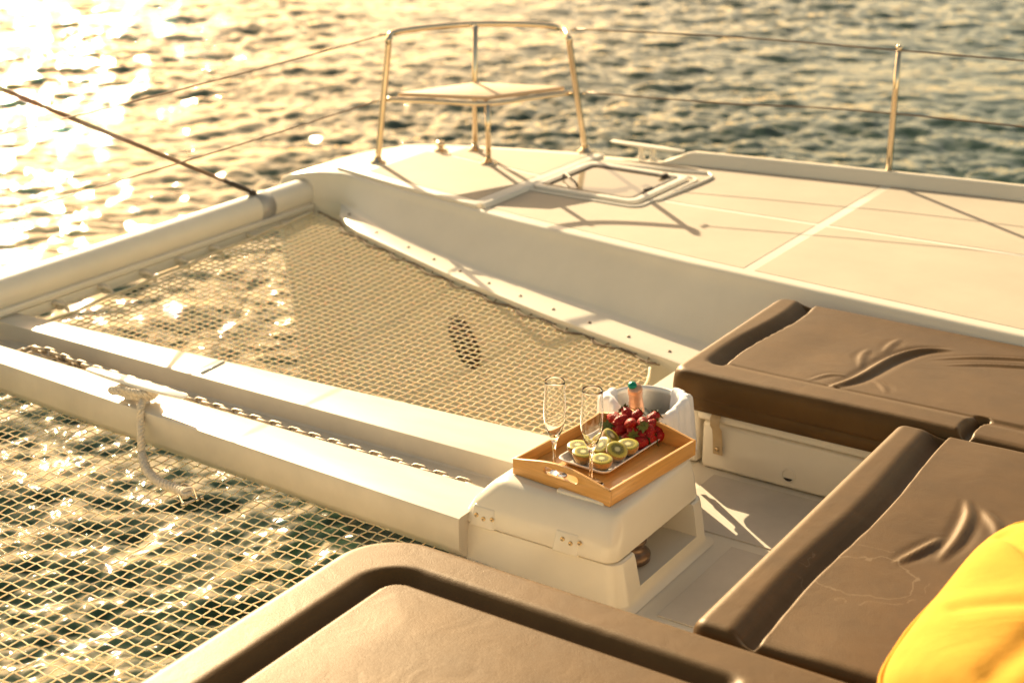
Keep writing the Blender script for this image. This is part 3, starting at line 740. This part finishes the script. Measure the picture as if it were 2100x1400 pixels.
# ------------------------------------------------------------------ rope on the cleat, with shackle
def twisted(path, R, r, pitch, strands=3, n=8, sub=8):
    """laid rope: strands wound around a path"""
    path = resm(path, sub); d = 0; mb = MB(); up = None; fr = []
    for i, p in enumerate(path):
        a = path[max(i-1, 0)]; b = path[min(i+1, len(path)-1)]; t = (b-a)/np.linalg.norm(b-a)
        if up is None: up = np.array([0,0,1.]) if abs(t[2]) < .9 else np.array([1.,0,0])
        u = up-t*(up@t); u /= np.linalg.norm(u); up = u; q = np.cross(t, u)
        if i: d += np.linalg.norm(path[i]-path[i-1])
        fr.append((p, u, q, d))
    for s in range(strands):
        pts = []
        for (p, u, q, dd) in fr:
            a = 2*math.pi*(dd/pitch+s/strands); pts.append(p+R*(math.cos(a)*u+math.sin(a)*q))
        mb.tube(pts, r, n)
    return mb
c0 = np.array([CLX, CLY, 0])
rp = [(CLX+.03,CLY-.04,-.138),(CLX-.005,CLY-.052,-.135),(CLX-.026,CLY-.02,-.132),(CLX-.030,CLY+.03,-.130),(CLX-.01,CLY+.058,-.130),(CLX+.024,CLY+.05,-.130),(CLX+.028,CLY+.0,-.126),(CLX+.020,CLY-.05,-.124),(CLX-.012,CLY-.058,-.121),(CLX-.030,CLY-.02,-.118),(CLX-.032,CLY+.025,-.118),(CLX-.05,CLY+.045,-.122),
      tuple(P(288,815,-.137)), tuple(PX(288,838,2.660)), tuple(PX(288,862,2.648))]
g0 = PX(288,892,2.622); g1 = P(291,932,-.250); g2 = P(302,965,-.262); g3 = P(330,990,-.262); g4 = P(362,1002,-.260)
rp = [np.array(q) for q in rp]
rope_root = empty('mooring_rope', (CLX-.03, CLY, -.13), 'cream three strand rope wound round the longeron cleat and hanging onto the net', 'rope')
def shift(mb, o): mb.v = [tuple(np.array(q)-o) for q in mb.v]; return mb
ro = np.array(rope_root.location)
body = rp+[g0, g1]
for i in range(12, len(body)):  # keep it outside the beam's edge
    pass
shift(twisted(body, .0062, .0050, .034, sub=10), ro).build('standing_part', ROPE, rope_root)
shift(twisted([g1, g2, g3, g4, P(380,1012,-.255), P(385,1004,-.25)],   .0080, .0068, .040, sub=10), ro).build('spliced_eye', ROPE, rope_root)
def shackle():
    c = P(388,1018,-.257); e = empty('shackle', c, 'small steel bow shackle at the eye of the mooring rope', 'shackle')
    a = P(366,1008,-.257)-c; b = P(396,1002,-.257)-c; a2_ = P(376,1034,-.262)-c; b2_ = P(404,1024,-.262)-c; top = (a+b)/2+(a-a2_)*.5
    mb = MB(); mb.tube(resm([a2_, a, top, b, b2_], 8), .0032, 10); mb.build('bow', STEEL, e)
    dv = (b2_-a2_); dv = dv/np.linalg.norm(dv)
    mb = MB(); mb.tube([a2_-dv*.006, b2_+dv*.012], .0034, 10); mb.tube([a2_-dv*.003, a2_+dv*.004], .0062, 10); mb.tube([b2_-dv*.004, b2_+dv*.003], .0062, 10); mb.tube([b2_+dv*.010, b2_+dv*.018], .0055, 8); mb.build('pin', STEEL, e)
shackle()

# ------------------------------------------------------------------ sunpads
def edge_lines(a, b, fine=.004, coarse=.0065, band=.04, extra=()):
    v = set()
    x = a
    while x < b:
        v.add(round(x, 5)); dd = min(abs(x-a), abs(b-x), *[abs(x-q) for q in extra]) if extra else min(abs(x-a), abs(b-x))
        x += fine if dd < band else coarse
    v.add(b); return np.array(sorted(v))
def seg_dist(X, Y, pts):
    best = np.full(X.shape, 1e9); tt = np.zeros(X.shape); side = np.zeros(X.shape); tot = len(pts)-1
    for i in range(tot):
        ax, ay = pts[i]; bx, by = pts[i+1]; dx, dy = bx-ax, by-ay; L2 = dx*dx+dy*dy
        t = np.clip(((X-ax)*dx+(Y-ay)*dy)/L2, 0, 1); qx, qy = ax+t*dx, ay+t*dy; d = np.hypot(X-qx, Y-qy)
        s = np.sign((X-ax)*dy-(Y-ay)*dx); m = d < best
        best = np.where(m, d, best); tt = np.where(m, (i+t)/tot, tt); side = np.where(m, s, side)
    return best, tt, side
def crease(X, Y, pts, w, h, asym=.0):
    pts = [q[:2] for q in resm([np.array([p[0], p[1], 0.]) for p in pts], 8)]
    d, t, s = seg_dist(X, Y, pts); env = np.sin(np.pi*np.clip(t, .0, 1))**.7
    wid = w*(.45+.55*env)
    return h*env*(np.exp(-(d/wid)**2)-.45*np.exp(-((d-1.7*wid)/wid)**2))
def smooth(a, b, x):
    t = np.clip((x-a)/(b-a), 0, 1); return t*t*(3-2*t)
def cushion(name, label, x0, x1, y0, y1, ztop, zbot, hfun, cr=.05, er=.028, group=None, extrax=(), extray=()):
    xs = edge_lines(x0, x1, extra=extrax); ys = edge_lines(y0, y1, extra=extray)
    Xg, Yg = np.meshgrid(xs, ys, indexing='ij')
    cx = np.clip(Xg, x0+cr, x1-cr); cy = np.clip(Yg, y0+cr, y1-cr); dx, dy = Xg-cx, Yg-cy
    corner = (dx != 0) & (dy != 0); m = np.maximum(abs(dx), abs(dy)); rr = np.hypot(dx, dy)+1e-9
    sc = np.where(corner, m/rr, 1.); Xn, Yn = cx+dx*sc, cy+dy*sc; dist = cr-np.where(corner, m, np.maximum(abs(dx), abs(dy)))
    inner = (dx == 0) & (dy == 0)
    dist = np.where(inner, np.minimum.reduce([Xg-x0, x1-Xg, Yg-y0, y1-Yg]), dist)
    q = np.clip(dist/er, 0, 1); drop = er*(1-np.sqrt(np.clip(1-(1-q)**2, 0, 1)))
    Z = ztop-drop+hfun(Xn, Yn)*np.clip(dist/.02, 0, 1)
    c = np.array([(x0+x1)/2, (y0+y1)/2, zbot])
    mb = MB(); mb.grid(np.stack([Xn, Yn, Z], -1)-c)
    # side wall
    nx, ny = Xn.shape
    idx = [(i, 0) for i in range(nx)]+[(nx-1, j) for j in range(1, ny)]+[(i, ny-1) for i in range(nx-2, -1, -1)]+[(0, j) for j in range(ny-2, 0, -1)]
    ring = np.array([[Xn[i,j], Yn[i,j], Z[i,j]] for i, j in idx]); n = len(ring)
    ctr = c[:2]; rows = [ring]
    zt = ring[:,2]
    for f, off in ((.15,.0015),(.42,.003),(.52,.003),(.535,-.001),(.55,.003),(.85,.001),(.95,-.004),(1.,-.014)):
        r2 = ring.copy(); v = r2[:,:2]-ctr; v = v/np.linalg.norm(v, axis=1)[:,None]; r2[:,:2] += v*off; r2[:,2] = zt*(1-f)+zbot*f; rows.append(r2)
    G = np.array(rows); G = np.concatenate([G, G[:, :1]], 1)-c
    mb.grid(G, flip=True)
    e = empty(name, c, label, 'sunpad', group)
    o = mb.build('cover', LEATH, e, fix=True)
    return e
def rollprof(t, wflat, wfall, wrise, depth, padlev):
    """t = distance inwards from the outer edge: flat roll, falling flank, seam, pad"""
    fall = smooth(wflat, wflat+wfall, t)*depth
    rise = smooth(wflat+wfall, wflat+wfall+wrise, t)*(depth+padlev)
    return fall*(-1)+rise
ZC = -.012
def h_R(X, Y):
    tf = 1.745-Y+.012*np.sin(X*9); ts = X-3.43
    side = 1-smooth(.085, .125, ts)          # on the side roll
    a = rollprof(tf, .055, .055, .012, .034, -.006)*(1-side)
    out = a-.003*np.exp(-((ts-.125)/.004)**2)*smooth(.12,.15,tf)*smooth(.94,.96,Y)
    out = out+0.004*np.sin(X*5+Y*3)*smooth(.15,.3,tf)
    # the roll's rounded end: it drops into a seam, the flat pad goes on behind it
    ye = .955+.012*np.cos(np.clip((ts-.05)/.07, -1, 1)*math.pi/2)
    t = ye-Y; on = 1-smooth(.125, .14, ts)
    out = out+on*(-.032*smooth(0, .03, t)+.026*smooth(.034, .046, t))
    w1 = [P(1700,782,0)[:2], P(1760,762,0)[:2], P(1830,722,0)[:2], P(1890,704,0)[:2], P(1955,702,0)[:2]]
    out += crease(X, Y, w1, .014, .011)
    out += crease(X, Y, [P(1905,722,0)[:2], P(2000,718,0)[:2], P(2110,722,0)[:2], P(2300,735,0)[:2]], .008, .0045)
    out += crease(X, Y, [P(1930,734,0)[:2], P(2020,733,0)[:2], P(2110,738,0)[:2], P(2300,752,0)[:2]], .008, .0045)
    out += crease(X, Y, [P(1655,768,0)[:2], P(1700,755,0)[:2], P(1740,756,0)[:2]], .007, .003)
    out += crease(X, Y, [P(1765,742,0)[:2], P(1770,715,0)[:2], P(1785,700,0)[:2]], .010, .003)
    out += crease(X, Y, [P(1812,708,0)[:2], P(1830,692,0)[:2], P(1848,680,0)[:2]], .010, .003)
    out += crease(X, Y, [P(1795,768,0)[:2], P(1812,780,0)[:2], P(1820,795,0)[:2]], .009, .0025)
    return out
cR = cushion('sunpad', 'brown vinyl sunpad beside the starboard deck, with one long raised wrinkle', 3.43, 4.155, -1.13, 1.745, ZC, -.120, h_R, cr=.045, extrax=(3.55,), extray=(1.65,.95))
def h_M(X, Y):
    tf = 1.100-Y+.006*np.sin(X*8)
    a = rollprof(tf, .07, .06, .012, .036, -.004)
    edge = 1-smooth(.0,.03, X-2.285)
    out = a+.004*np.sin(X*6)*smooth(.15,.3,tf)
    out += crease(X, Y, [P(1835,1140,0)[:2], P(1890,1112,0)[:2], P(1935,1085,0)[:2]], .010, .0065)
    out += crease(X, Y, [P(1925,1135,0)[:2], P(1965,1090,0)[:2], P(1988,1045,0)[:2], P(1985,1010,0)[:2]], .012, .0075)
    out += crease(X, Y, [P(2020,1030,0)[:2], P(2045,1060,0)[:2], P(2050,1090,0)[:2]], .013, .005)
    return out
cM = cushion('sunpad', 'brown vinyl sunpad across the middle with pale salt stains', 2.285, 3.425, -1.13, 1.100, ZC, -.122, h_M, cr=.03, extray=(.96,))
def h_L(X, Y):
    tf = 1.835-Y; ts = 2.272-X
    cxx, cyy = 2.272-.205, 1.835-.205
    # both rolls meet in a rounded corner
    dd = np.where((X > cxx) & (Y > cyy), .205-np.hypot(X-cxx, Y-cyy), np.minimum(tf, ts))
    a = rollprof(dd, .095, .055, .014, .036, -.006)
    endm = smooth(.92, .96, Y)
    a = np.where(ts < tf, a*endm, a)
    return a+.003*np.sin(X*7+Y*4)*smooth(.16,.3,dd)
cL = cushion('sunpad', 'brown vinyl sunpad in the foreground with a rounded corner and no wrinkles', 1.40, 2.272, -1.13, 1.835, ZC, -.122, h_L, cr=.145, extrax=(2.12,2.10), extray=(1.68,1.66))
# salt stains on the middle pad: a pale contour of its own on the vinyl
def stained():
    m = LEATH.copy(); m.name = 'stained_vinyl'; t = m.node_tree; b = t.nodes['Principled BSDF']
    tc = t.nodes.new('ShaderNodeTexCoord'); n = t.nodes.new('ShaderNodeTexNoise'); n.inputs['Scale'].default_value = 9.; n.inputs['Detail'].default_value = 7
    t.links.new(tc.outputs['Object'], n.inputs['Vector'])
    def mt(op, *a):
        nd = t.nodes.new('ShaderNodeMath'); nd.operation = op
        for i, q in enumerate(a):
            if isinstance(q, (int, float)): nd.inputs[i].default_value = q
            else: t.links.new(q, nd.inputs[i])
        return nd.outputs[0]
    c = P(1770,1180,-.02)-np.array(cM.location)
    vm = t.nodes.new('ShaderNodeVectorMath'); vm.operation = 'DISTANCE'; t.links.new(tc.outputs['Object'], vm.inputs[0]); vm.inputs[1].default_value = tuple(c)
    rad = mt('ADD', vm.outputs['Value'], mt('MULTIPLY', mt('SUBTRACT', n.outputs[0], .5), .16))
    line = mt('LESS_THAN', mt('ABSOLUTE', mt('SUBTRACT', rad, .095)), .0020)
    line2 = mt('MULTIPLY', mt('LESS_THAN', mt('ABSOLUTE', mt('SUBTRACT', rad, .13)), .0009), mt('GREATER_THAN', n.outputs[0], .5))
    mk = mt('MULTIPLY', mt('MINIMUM', mt('ADD', line, line2), 1.), .12)
    old = [l for l in t.links if l.to_socket == b.inputs['Base Color']][0].from_socket
    mx = t.nodes.new('ShaderNodeMix'); mx.data_type = 'RGBA'; t.links.new(mk, mx.inputs[0]); t.links.new(old, mx.inputs[6]); mx.inputs[7].default_value = (.62,.48,.33,1)
    t.links.new(mx.outputs[2], b.inputs['Base Color'])
    return m
cM.children[0].data.materials[0] = stained()

# yellow pillow
def pillow():
    c = (2.47, .31, .085)
    n = 90; u = np.linspace(-1, 1, n); U, V = np.meshgrid(u, u, indexing='ij')
    S, S2 = .40, .375
    prof = (np.clip(1-abs(U)**3, 0, 1)**.5)*(np.clip(1-abs(V)**3, 0, 1)**.5)
    X = S*U*(1-.07*abs(V)**5); Y = S2*V*(1-.10*abs(U)**5)
    rr = np.hypot(U, V); ang = np.arctan2(V, U)
    wr = .005*np.sin(ang*9+rr*3)*smooth(.35,.9,rr)*(1-smooth(.93,1.,np.maximum(abs(U),abs(V))))+.008*np.sin(U*4.2+V*2.5+1)*np.cos(V*3.4)
    for (pu, pv, qu, qv, wd_, hh) in ((.80,.75,.35,.45,.045,-.024),(.95,.55,.45,.30,.04,-.022),(.9,.3,.5,.12,.05,-.024),(.5,.9,.1,.55,.05,-.018),(-.2,.2,.4,-.05,.10,-.026),(-.8,.5,-.3,.35,.07,-.014),(-.7,.1,-.2,-.1,.08,-.02),(-.35,.8,-.2,.45,.06,-.012)):
        d_, t_, s_ = seg_dist(U, V, [(pu,pv),(qu,qv)]); wr = wr+hh*np.exp(-(d_/wd_)**2)
    mb = MB(); mb.grid(np.stack([X, Y, prof*.100+wr*prof**.3], -1)); mb.grid(np.stack([X, Y, -prof*.085], -1), flip=True)
    e = empty('pillow', c, 'bright yellow cotton pillow lying on the middle sunpad', 'pillow')
    o = mb.build('pillow_cover', YELLOW, e, fix=True)
    e.rotation_euler = (0, 0, math.radians(-2))
    ring = [(S*a*1.0, S2*b*1.0, 0) for a, b in [(-.93,-.90),(-.5,-1),(0,-1),(.5,-1),(.93,-.90),(1,-.5),(1,0),(1,.5),(.93,.90),(.5,1),(0,1),(-.5,1),(-.93,.90),(-1,.5),(-1,0),(-1,-.5)]]
    mb = MB(); mb.tube(resm(ring+[ring[0]], 6), .004, 8); mb.build('piping', YELLOW, e)
pillow()

# ------------------------------------------------------------------ tray with glasses, plate and fruit
TZ = -.0665
tc_ = (P(1047,973,TZ)+P(1430,930,TZ))/2
TA = math.radians(-3.5)
TX, TY = .186, .146
Lc, Nc, Rc = P(1047,973,TZ), P(1255,1037,TZ), P(1430,930,TZ)
ux = (Rc-Nc); TXL = np.linalg.norm(ux); TA = math.atan2(ux[1], ux[0]); uy = Lc-Nc; TYL = np.linalg.norm(uy)
TC = (Lc+Rc)/2
def tray():
    e = empty('serving_tray', TC, 'rectangular bamboo tray with slotted handles on the windlass housing', 'tray'); e.rotation_euler = (0,0,TA)
    hx, hy, t = TXL/2, TYL/2, .008
    MB().box(-hx+t+.001, hx-t-.001, -hy+t+.001, hy-t-.001, .004, .010).build('bottom', BAMX, e, smooth=False)
    for s in (-1, 1):
        y0, y1 = (s*hy-s*t, s*hy) if s > 0 else (s*hy, s*hy-s*t)
        MB().box(-hx+t, hx-t, y0, y1, 0, .040).build('side', BAMX, e, bevel=.0012, seg=2)
    for s in (-1, 1):
        pts = [(-hy, 0), (hy, 0), (hy, .040)]+[(y, .040+.022*math.cos(y/hy*math.pi/2)**1.3) for y in np.linspace(hy*.96, -hy*.96, 22)]+[(-hy, .040)]
        x0, x1 = (s*hx-s*t, s*hx) if s > 0 else (s*hx, s*hx-s*t)
        n = len(pts); mb = MB(); mb.add([(x0, y, z) for y, z in pts]+[(x1, y, z) for y, z in pts], [tuple(range(n)), tuple(range(n, 2*n))[::-1]]+[(i, (i+1)%n, n+(i+1)%n, n+i) for i in range(n)])
        o = mb.build('end', BAMY, e, smooth=False, fix=True)
        sl_ = [(y, z) for y, z in rrect(-.05, .05, .029, .047, .0088)]
        sl_ = [(y, z+.006*math.cos(y/.06*1.2)-.004) for y, z in sl_]
        m = len(sl_); cut = MB().add([(x0-.02, y, z) for y, z in sl_]+[(x1+.02, y, z) for y, z in sl_], [tuple(range(m)), tuple(range(m, 2*m))[::-1]]+[(i, (i+1)%m, m+(i+1)%m, m+i) for i in range(m)])
        boolcut(o, [cut]); finish_edges(o, .001, 2, .5)
tray()
TFL = TZ+.0105
def flute(px, py, label):
    b = P(px, py, TFL); e = empty('champagne_flute', (b[0], b[1], TFL), label, 'champagne flute', 'champagne flutes on the tray')
    H = .238
    out = [(0,.0),(.030,.0),(.0305,.0012),(.026,.003),(.012,.006),(.0055,.012),(.0042,.03),(.0040,.06),(.0055,.078),(.009,.092),(.016,.108),(.0225,.128),(.0258,.150),(.0262,.172),(.0250,.205),(.0235,H)]
    inn = [(.0229,H),(.0244,.205),(.0256,.172),(.0252,.150),(.0218,.129),(.0145,.1105),(.006,.099),(0,.0965)]
    def sm(pr): 
        q = resm([np.array([a, b_, 0]) for a, b_ in pr], 5); return [(max(0, v[0]), v[1]) for v in q]
    pr = [(0,0)]+sm(out[1:])+[(.0232,H+.0004)]+sm(inn)
    MB().lathe(pr, (0,0,0), 48).build('glass', GLASS, e, fix=True)
flute(1136,972,'empty champagne flute nearer the tray corner on the left, behind the handle slot')
flute(1211,992,'empty champagne flute on the right, standing in front of the kiwis')
# plate
pl_l, pl_n, pl_r = P(1147,938,TFL+.012), P(1238,976,TFL+.012), P(1372,890,TFL+.012)
pux = pl_r-pl_n; PLX = np.linalg.norm(pux)*1.02; PA = math.atan2(pux[1], pux[0]); PLY = np.linalg.norm(pl_l-pl_n)*1.02
PC = (pl_l+pl_r)/2
def plate():
    e = empty('serving_plate', (PC[0], PC[1], TFL), 'white rectangular china plate under the fruit', 'plate'); e.rotation_euler = (0,0,PA)
    def rg(m, z): return [(x, y, z) for x, y in rrect(-PLX/2+m, PLX/2-m, -PLY/2+m, PLY/2-m, max(.022-m*.4, .006), 8)]
    rows = [rg(.03,.0), rg(.018,.0005), rg(.008,.006), rg(.0015,.013), rg(0,.0155), rg(.0015,.0165), rg(.005,.0155), rg(.012,.008), rg(.022,.0045), rg(.045,.004), rg(min(PLY/2-.002,.07),.004)]
    G = np.array(rows); G = np.concatenate([G, G[:, :1]], 1); mb = MB(); mb.grid(G, flip=False)
    n = G.shape[1]; mb.f.append(tuple(range((len(rows)-1)*n, len(rows)*n-1))); mb.f.append(tuple(range(n-1))[::-1])
    mb.build('china', WHITE, e, fix=True)
plate()
PZ = TFL+.0045
def kiwi(px, py, tilt, az, label, r=.0262, squash=1.12):
    # px,py = centre of the cut face
    zc = PZ+r*squash*(.92+.08*math.cos(tilt))+abs(math.sin(tilt))*.006
    c = P(px, py, zc)
    e = empty('kiwi_half', c, label, 'kiwi', 'halved kiwis on the plate')
    ax = Vector((math.sin(tilt)*math.cos(az), math.sin(tilt)*math.sin(az), math.cos(tilt)))
    e.rotation_mode = 'QUATERNION'; e.rotation_quaternion = ax.to_track_quat('Z', 'Y')
    prof = [(r*math.cos(a), -r*squash*math.sin(a)*1.12) for a in np.linspace(0, math.pi/2, 14)]
    mb = MB(); mb.lathe([(p[0]*(1+.02*math.sin(i)), p[1]) for i, p in enumerate(prof)], (0,0,0), 36); mb.build('skin', SKIN, e, fix=True)
    mb = MB(); mb.lathe([(r*.995,-.0003),(r*.97,.0008),(r*.7,.0012),(r*.3,.0014),(0,.0018)], (0,0,0), 36); mb.build('flesh', KIWI, e, fix=True)
R_ = math.radians
kiwi(1185,912, R_(4), R_(180), 'kiwi half at the left end of the plate, behind the right flute')
kiwi(1196,926, R_(6), R_(230), 'kiwi half cut side up, crossed by the stem of the right flute')
kiwi(1234,940, R_(5), R_(220), 'kiwi half at the near left corner of the plate, lowest in the photo')
kiwi(1266,921, R_(28), R_(240), 'kiwi half tilted towards the viewer, between the corner kiwi and the berries')
kiwi(1288,910, R_(8), R_(200), 'kiwi half farthest right, touching the strawberries')
kiwi(1255,893, R_(38), R_(285), 'pale kiwi half leaning back against the strawberries', r=.024)
kiwi(1233,912, R_(40), R_(150), 'kiwi half seen side on, its green flank between the other halves', r=.025)
# strawberries
def berry_meshes():
    out = []
    for s in range(4):
        L = .040+.003*s; r = .0165+.0012*(s%2)
        prof = []
        for t in np.linspace(0, 1, 16):
            rr = r*(math.sin(math.pi*min(1, t*.96+.0))**.55)*(1.12-.55*t) if 0 < t < 1 else 0
            prof.append((max(rr, 0), -L*t))
        prof[0] = (0, -.001); prof[1] = (r*.62, .0005)
        mb = MB(); mb.lathe(prof, (0,0,L*.45), 22)
        mb.v = [(x*(1+.06*math.sin(3*math.atan2(y, x)+s)), y*(1+.05*math.cos(2*math.atan2(y, x)+s)), z) for x, y, z in mb.v]
        body = mb
        lf = MB()
        for k in range(8):
            a = 2*math.pi*k/8+random.uniform(-.2,.2); ln = random.uniform(.014,.021); wd = .0045; up = random.uniform(.001,.007)
            c, s2 = math.cos(a), math.sin(a); z0 = L*.45
            pts = [(0,0,z0+.001),(ln*.5*c-wd*s2, ln*.5*s2+wd*c, z0+.002+up*.3),(ln*c, ln*s2, z0-.002+up),(ln*.5*c+wd*s2, ln*.5*s2-wd*c, z0+.002+up*.3)]
            lf.add(pts, [(0,3,2,1)]); lf.add([(p[0],p[1],p[2]-.0006) for p in pts], [(0,1,2,3)])
        lf.tube([(0,0,L*.45),(.001,.001,L*.45+.007),(.003,.002,L*.45+.012)], .0011, 6)
        out.append((body.mesh('berry'), lf.mesh('calyx')))
    for b, l in out:
        for me, mt_ in ((b, BERRY), (l, LEAF)):
            bm = bmesh.new(); bm.from_mesh(me); bmesh.ops.remove_doubles(bm, verts=bm.verts, dist=1e-5); bmesh.ops.recalc_face_normals(bm, faces=bm.faces); bm.to_mesh(me); bm.free()
            me.materials.append(mt_); me.shade_smooth()
    return out
BM_ = berry_meshes()
# pixel of centre, height above the plate, direction the leafy end points (azimuth, elevation), label
BER = [(1247,877,.020,200,40,'strawberry farthest left of the heap, green leaves pointing up'),
(1273,881,.024,120,-10,'strawberry low on the left side, just behind the pale kiwi half'),
(1272,864,.040,150,-30,'glossy strawberry high on the left of the heap with its tip towards the viewer'),
(1261,858,.030,60,-20,'strawberry mostly hidden at the back left of the heap'),
(1287,848,.050,60,20,'strawberry at the very top of the heap'),
(1303,855,.046,-20,35,'strawberry near the top of the heap with a curled green cap'),
(1294,870,.044,40,-35,'strawberry in the middle of the heap, seeds catching the light'),
(1318,868,.046,215,10,'strawberry right of the middle, its leaf cap facing the viewer'),
(1297,884,.032,215,-5,'strawberry at the front centre of the heap with a hanging leaf cap'),
(1337,861,.040,-10,30,'strawberry at the back right of the heap with yellowish sepals'),
(1332,872,.038,-10,10,'strawberry between the back right berry and the plate rim'),
(1331,885,.030,30,20,'small smooth strawberry on the right flank of the heap'),
(1315,893,.022,-20,10,'strawberry low on the right, above the lowest one'),
(1326,902,.014,-30,0,'strawberry on the plate rim side, leaves spread to the right'),
(1310,910,.012,-40,10,'lowest strawberry, beside the right kiwi half'),
(1345,886,.018,-30,25,'strawberry at the right end of the heap with large dark leaves'),
(1349,895,.012,-20,15,'rightmost strawberry by the plate corner'),
(1288,900,.012,150,0,'strawberry squeezed between two kiwi halves')]
for i, (px, py, hz, az, el, lab) in enumerate(BER):
    c = P(px, py, PZ+hz)
    e = empty('strawberry', c, lab, 'strawberry', 'strawberries heaped on the plate')
    v = Vector((math.cos(R_(az))*math.cos(R_(el)), math.sin(R_(az))*math.cos(R_(el)), math.sin(R_(el))))
    e.rotation_mode = 'QUATERNION'; e.rotation_quaternion = v.to_track_quat('Z', 'Y')
    s = random.uniform(.94, 1.14); e.scale = (s, s, s)
    b, l = BM_[i%4]
    for nm, me in (('berry', b), ('calyx', l)):
        o = bpy.data.objects.new(nm, me); COL.objects.link(o); o.parent = e

# ------------------------------------------------------------------ ice bucket, napkin, bottle
def bucket():
    c = np.array([3.272,1.728,-.296]); H = .245; R1 = .102
    e = empty('ice_bucket', c, 'steel ice bucket behind the tray wrapped in a white napkin', 'ice bucket')
    pr = [(0,0),(.07,0),(.074,.004),(.085,.10),(R1-.004,H-.01),(R1,H-.004),(R1+.003,H),(R1,H+.003),(R1-.004,H),(R1-.006,H-.012),(.083,.10),(.071,.01),(0,.008)]
    MB().lathe(pr, (0,0,0), 56).build('pail', M('brushed_steel', (.82,.76,.70), .45, metal=1., noise=.1, nscale=20), e, fix=True)
    # napkin: draped over the rim, pulled down in a V towards the viewer side
    nk = empty('napkin', c+np.array([0,0,.02]), 'white linen napkin draped over the rim of the ice bucket', 'napkin')
    n, m = 150, 26; G = []
    va = YAW+math.pi       # azimuth towards the camera
    for i in range(n):
        a = va-R_(128)+R_(256)*i/(n-1); rel = a-va
        row = []
        dip = .075*math.exp(-((rel+.15)/.42)**2)+.055*math.exp(-((rel-.85)/.33)**2)*0
        topz = H+.010-.0*dip+.018*math.exp(-((abs(rel)-1.25)/.4)**2)
        fold = .004*math.sin(rel*13)+.0025*math.sin(rel*29+1)
        for j in range(m):
            t = j/(m-1)
            if t < .3:      # inside
                q = t/.3; r = R1-.012-.03*(1-q)*(math.exp(-((rel+.15)/.6)**2))-.004*(1-q); z = topz-.012-(1-q)*(.06-.0*dip)
            elif t < .5:
                q = (t-.3)/.2; th = math.pi*(1-q); r = R1+.001+.014*math.cos(th)+fold*q; z = topz-.012+.014*math.sin(th)
            else:
                q = (t-.5)/.5; r = R1+.015+fold*(1+q*1.2)+.010*q-.02*q*0; z = topz-.012-q*(.16+.02*math.sin(rel*3+1))
            z -= dip*(1 if t < .5 else 1-.8*(t-.5)/.5)
            row.append((r*math.cos(a), r*math.sin(a), z-.02))
        G.append(row)
    G = np.array(G); mb = MB(); mb.grid(G)
    o = mb.build('linen', CLOTH, nk, fix=True)
    sm_ = o.modifiers.new('thick', 'SOLIDIFY'); sm_.thickness = .0015
    # bottle
    cap = P(1302,793,.035); base = np.array([3.30,1.755,-.22]); ax = cap-base; Lb = np.linalg.norm(ax)
    b = empty('champagne_bottle', base, 'champagne bottle with pink gold foil neck and green top in the ice bucket', 'bottle')
    b.rotation_mode = 'QUATERNION'; b.rotation_quaternion = Vector(ax).to_track_quat('Z', 'Y')
    MB().lathe([(0,0),(.040,0),(.043,.004),(.043,Lb-.155),(.040,Lb-.14),(.028,Lb-.115),(.020,Lb-.10)], (0,0,0), 32).build('bottle_glass', M('green_bottle', (.01,.03,.012), .08, coat=.5), b, fix=True)
    foil = M('pink_gold_foil', (.72,.40,.26), .38, metal=.65, bump=.7, bscale=160, bdist=.002, noise=.12, nscale=60)
    MB().lathe([(.0205,Lb-.105),(.0195,Lb-.09),(.0178,Lb-.05),(.0175,Lb-.03),(.0190,Lb-.026),(.0192,Lb-.012),(.0185,Lb-.006),(.015,Lb-.001),(0,Lb)], (0,0,0), 28).build('foil', foil, b, fix=True)
    mb = MB()
    for q in np.linspace(0, 1, 5):
        pass
    MB().lathe([(.0105,Lb-.006),(.0118,Lb-.001),(.0105,Lb+.004),(.006,Lb+.006),(0,Lb+.0065)], (-.007,.004,0), 20).build('foil_top', GREEN, b, fix=True)
    mb = MB(); mb.box(-.0205,-.0178,-.004,.004,Lb-.075,Lb-.070)
    mb = MB(); G = [[(.0205*math.cos(a), .0205*math.sin(a), z) for z in (Lb-.078,Lb-.072)] for a in np.linspace(math.pi*.9, math.pi*1.5, 10)]; mb.grid(G); mb.build('neck_label', BRASS, b)
bucket()
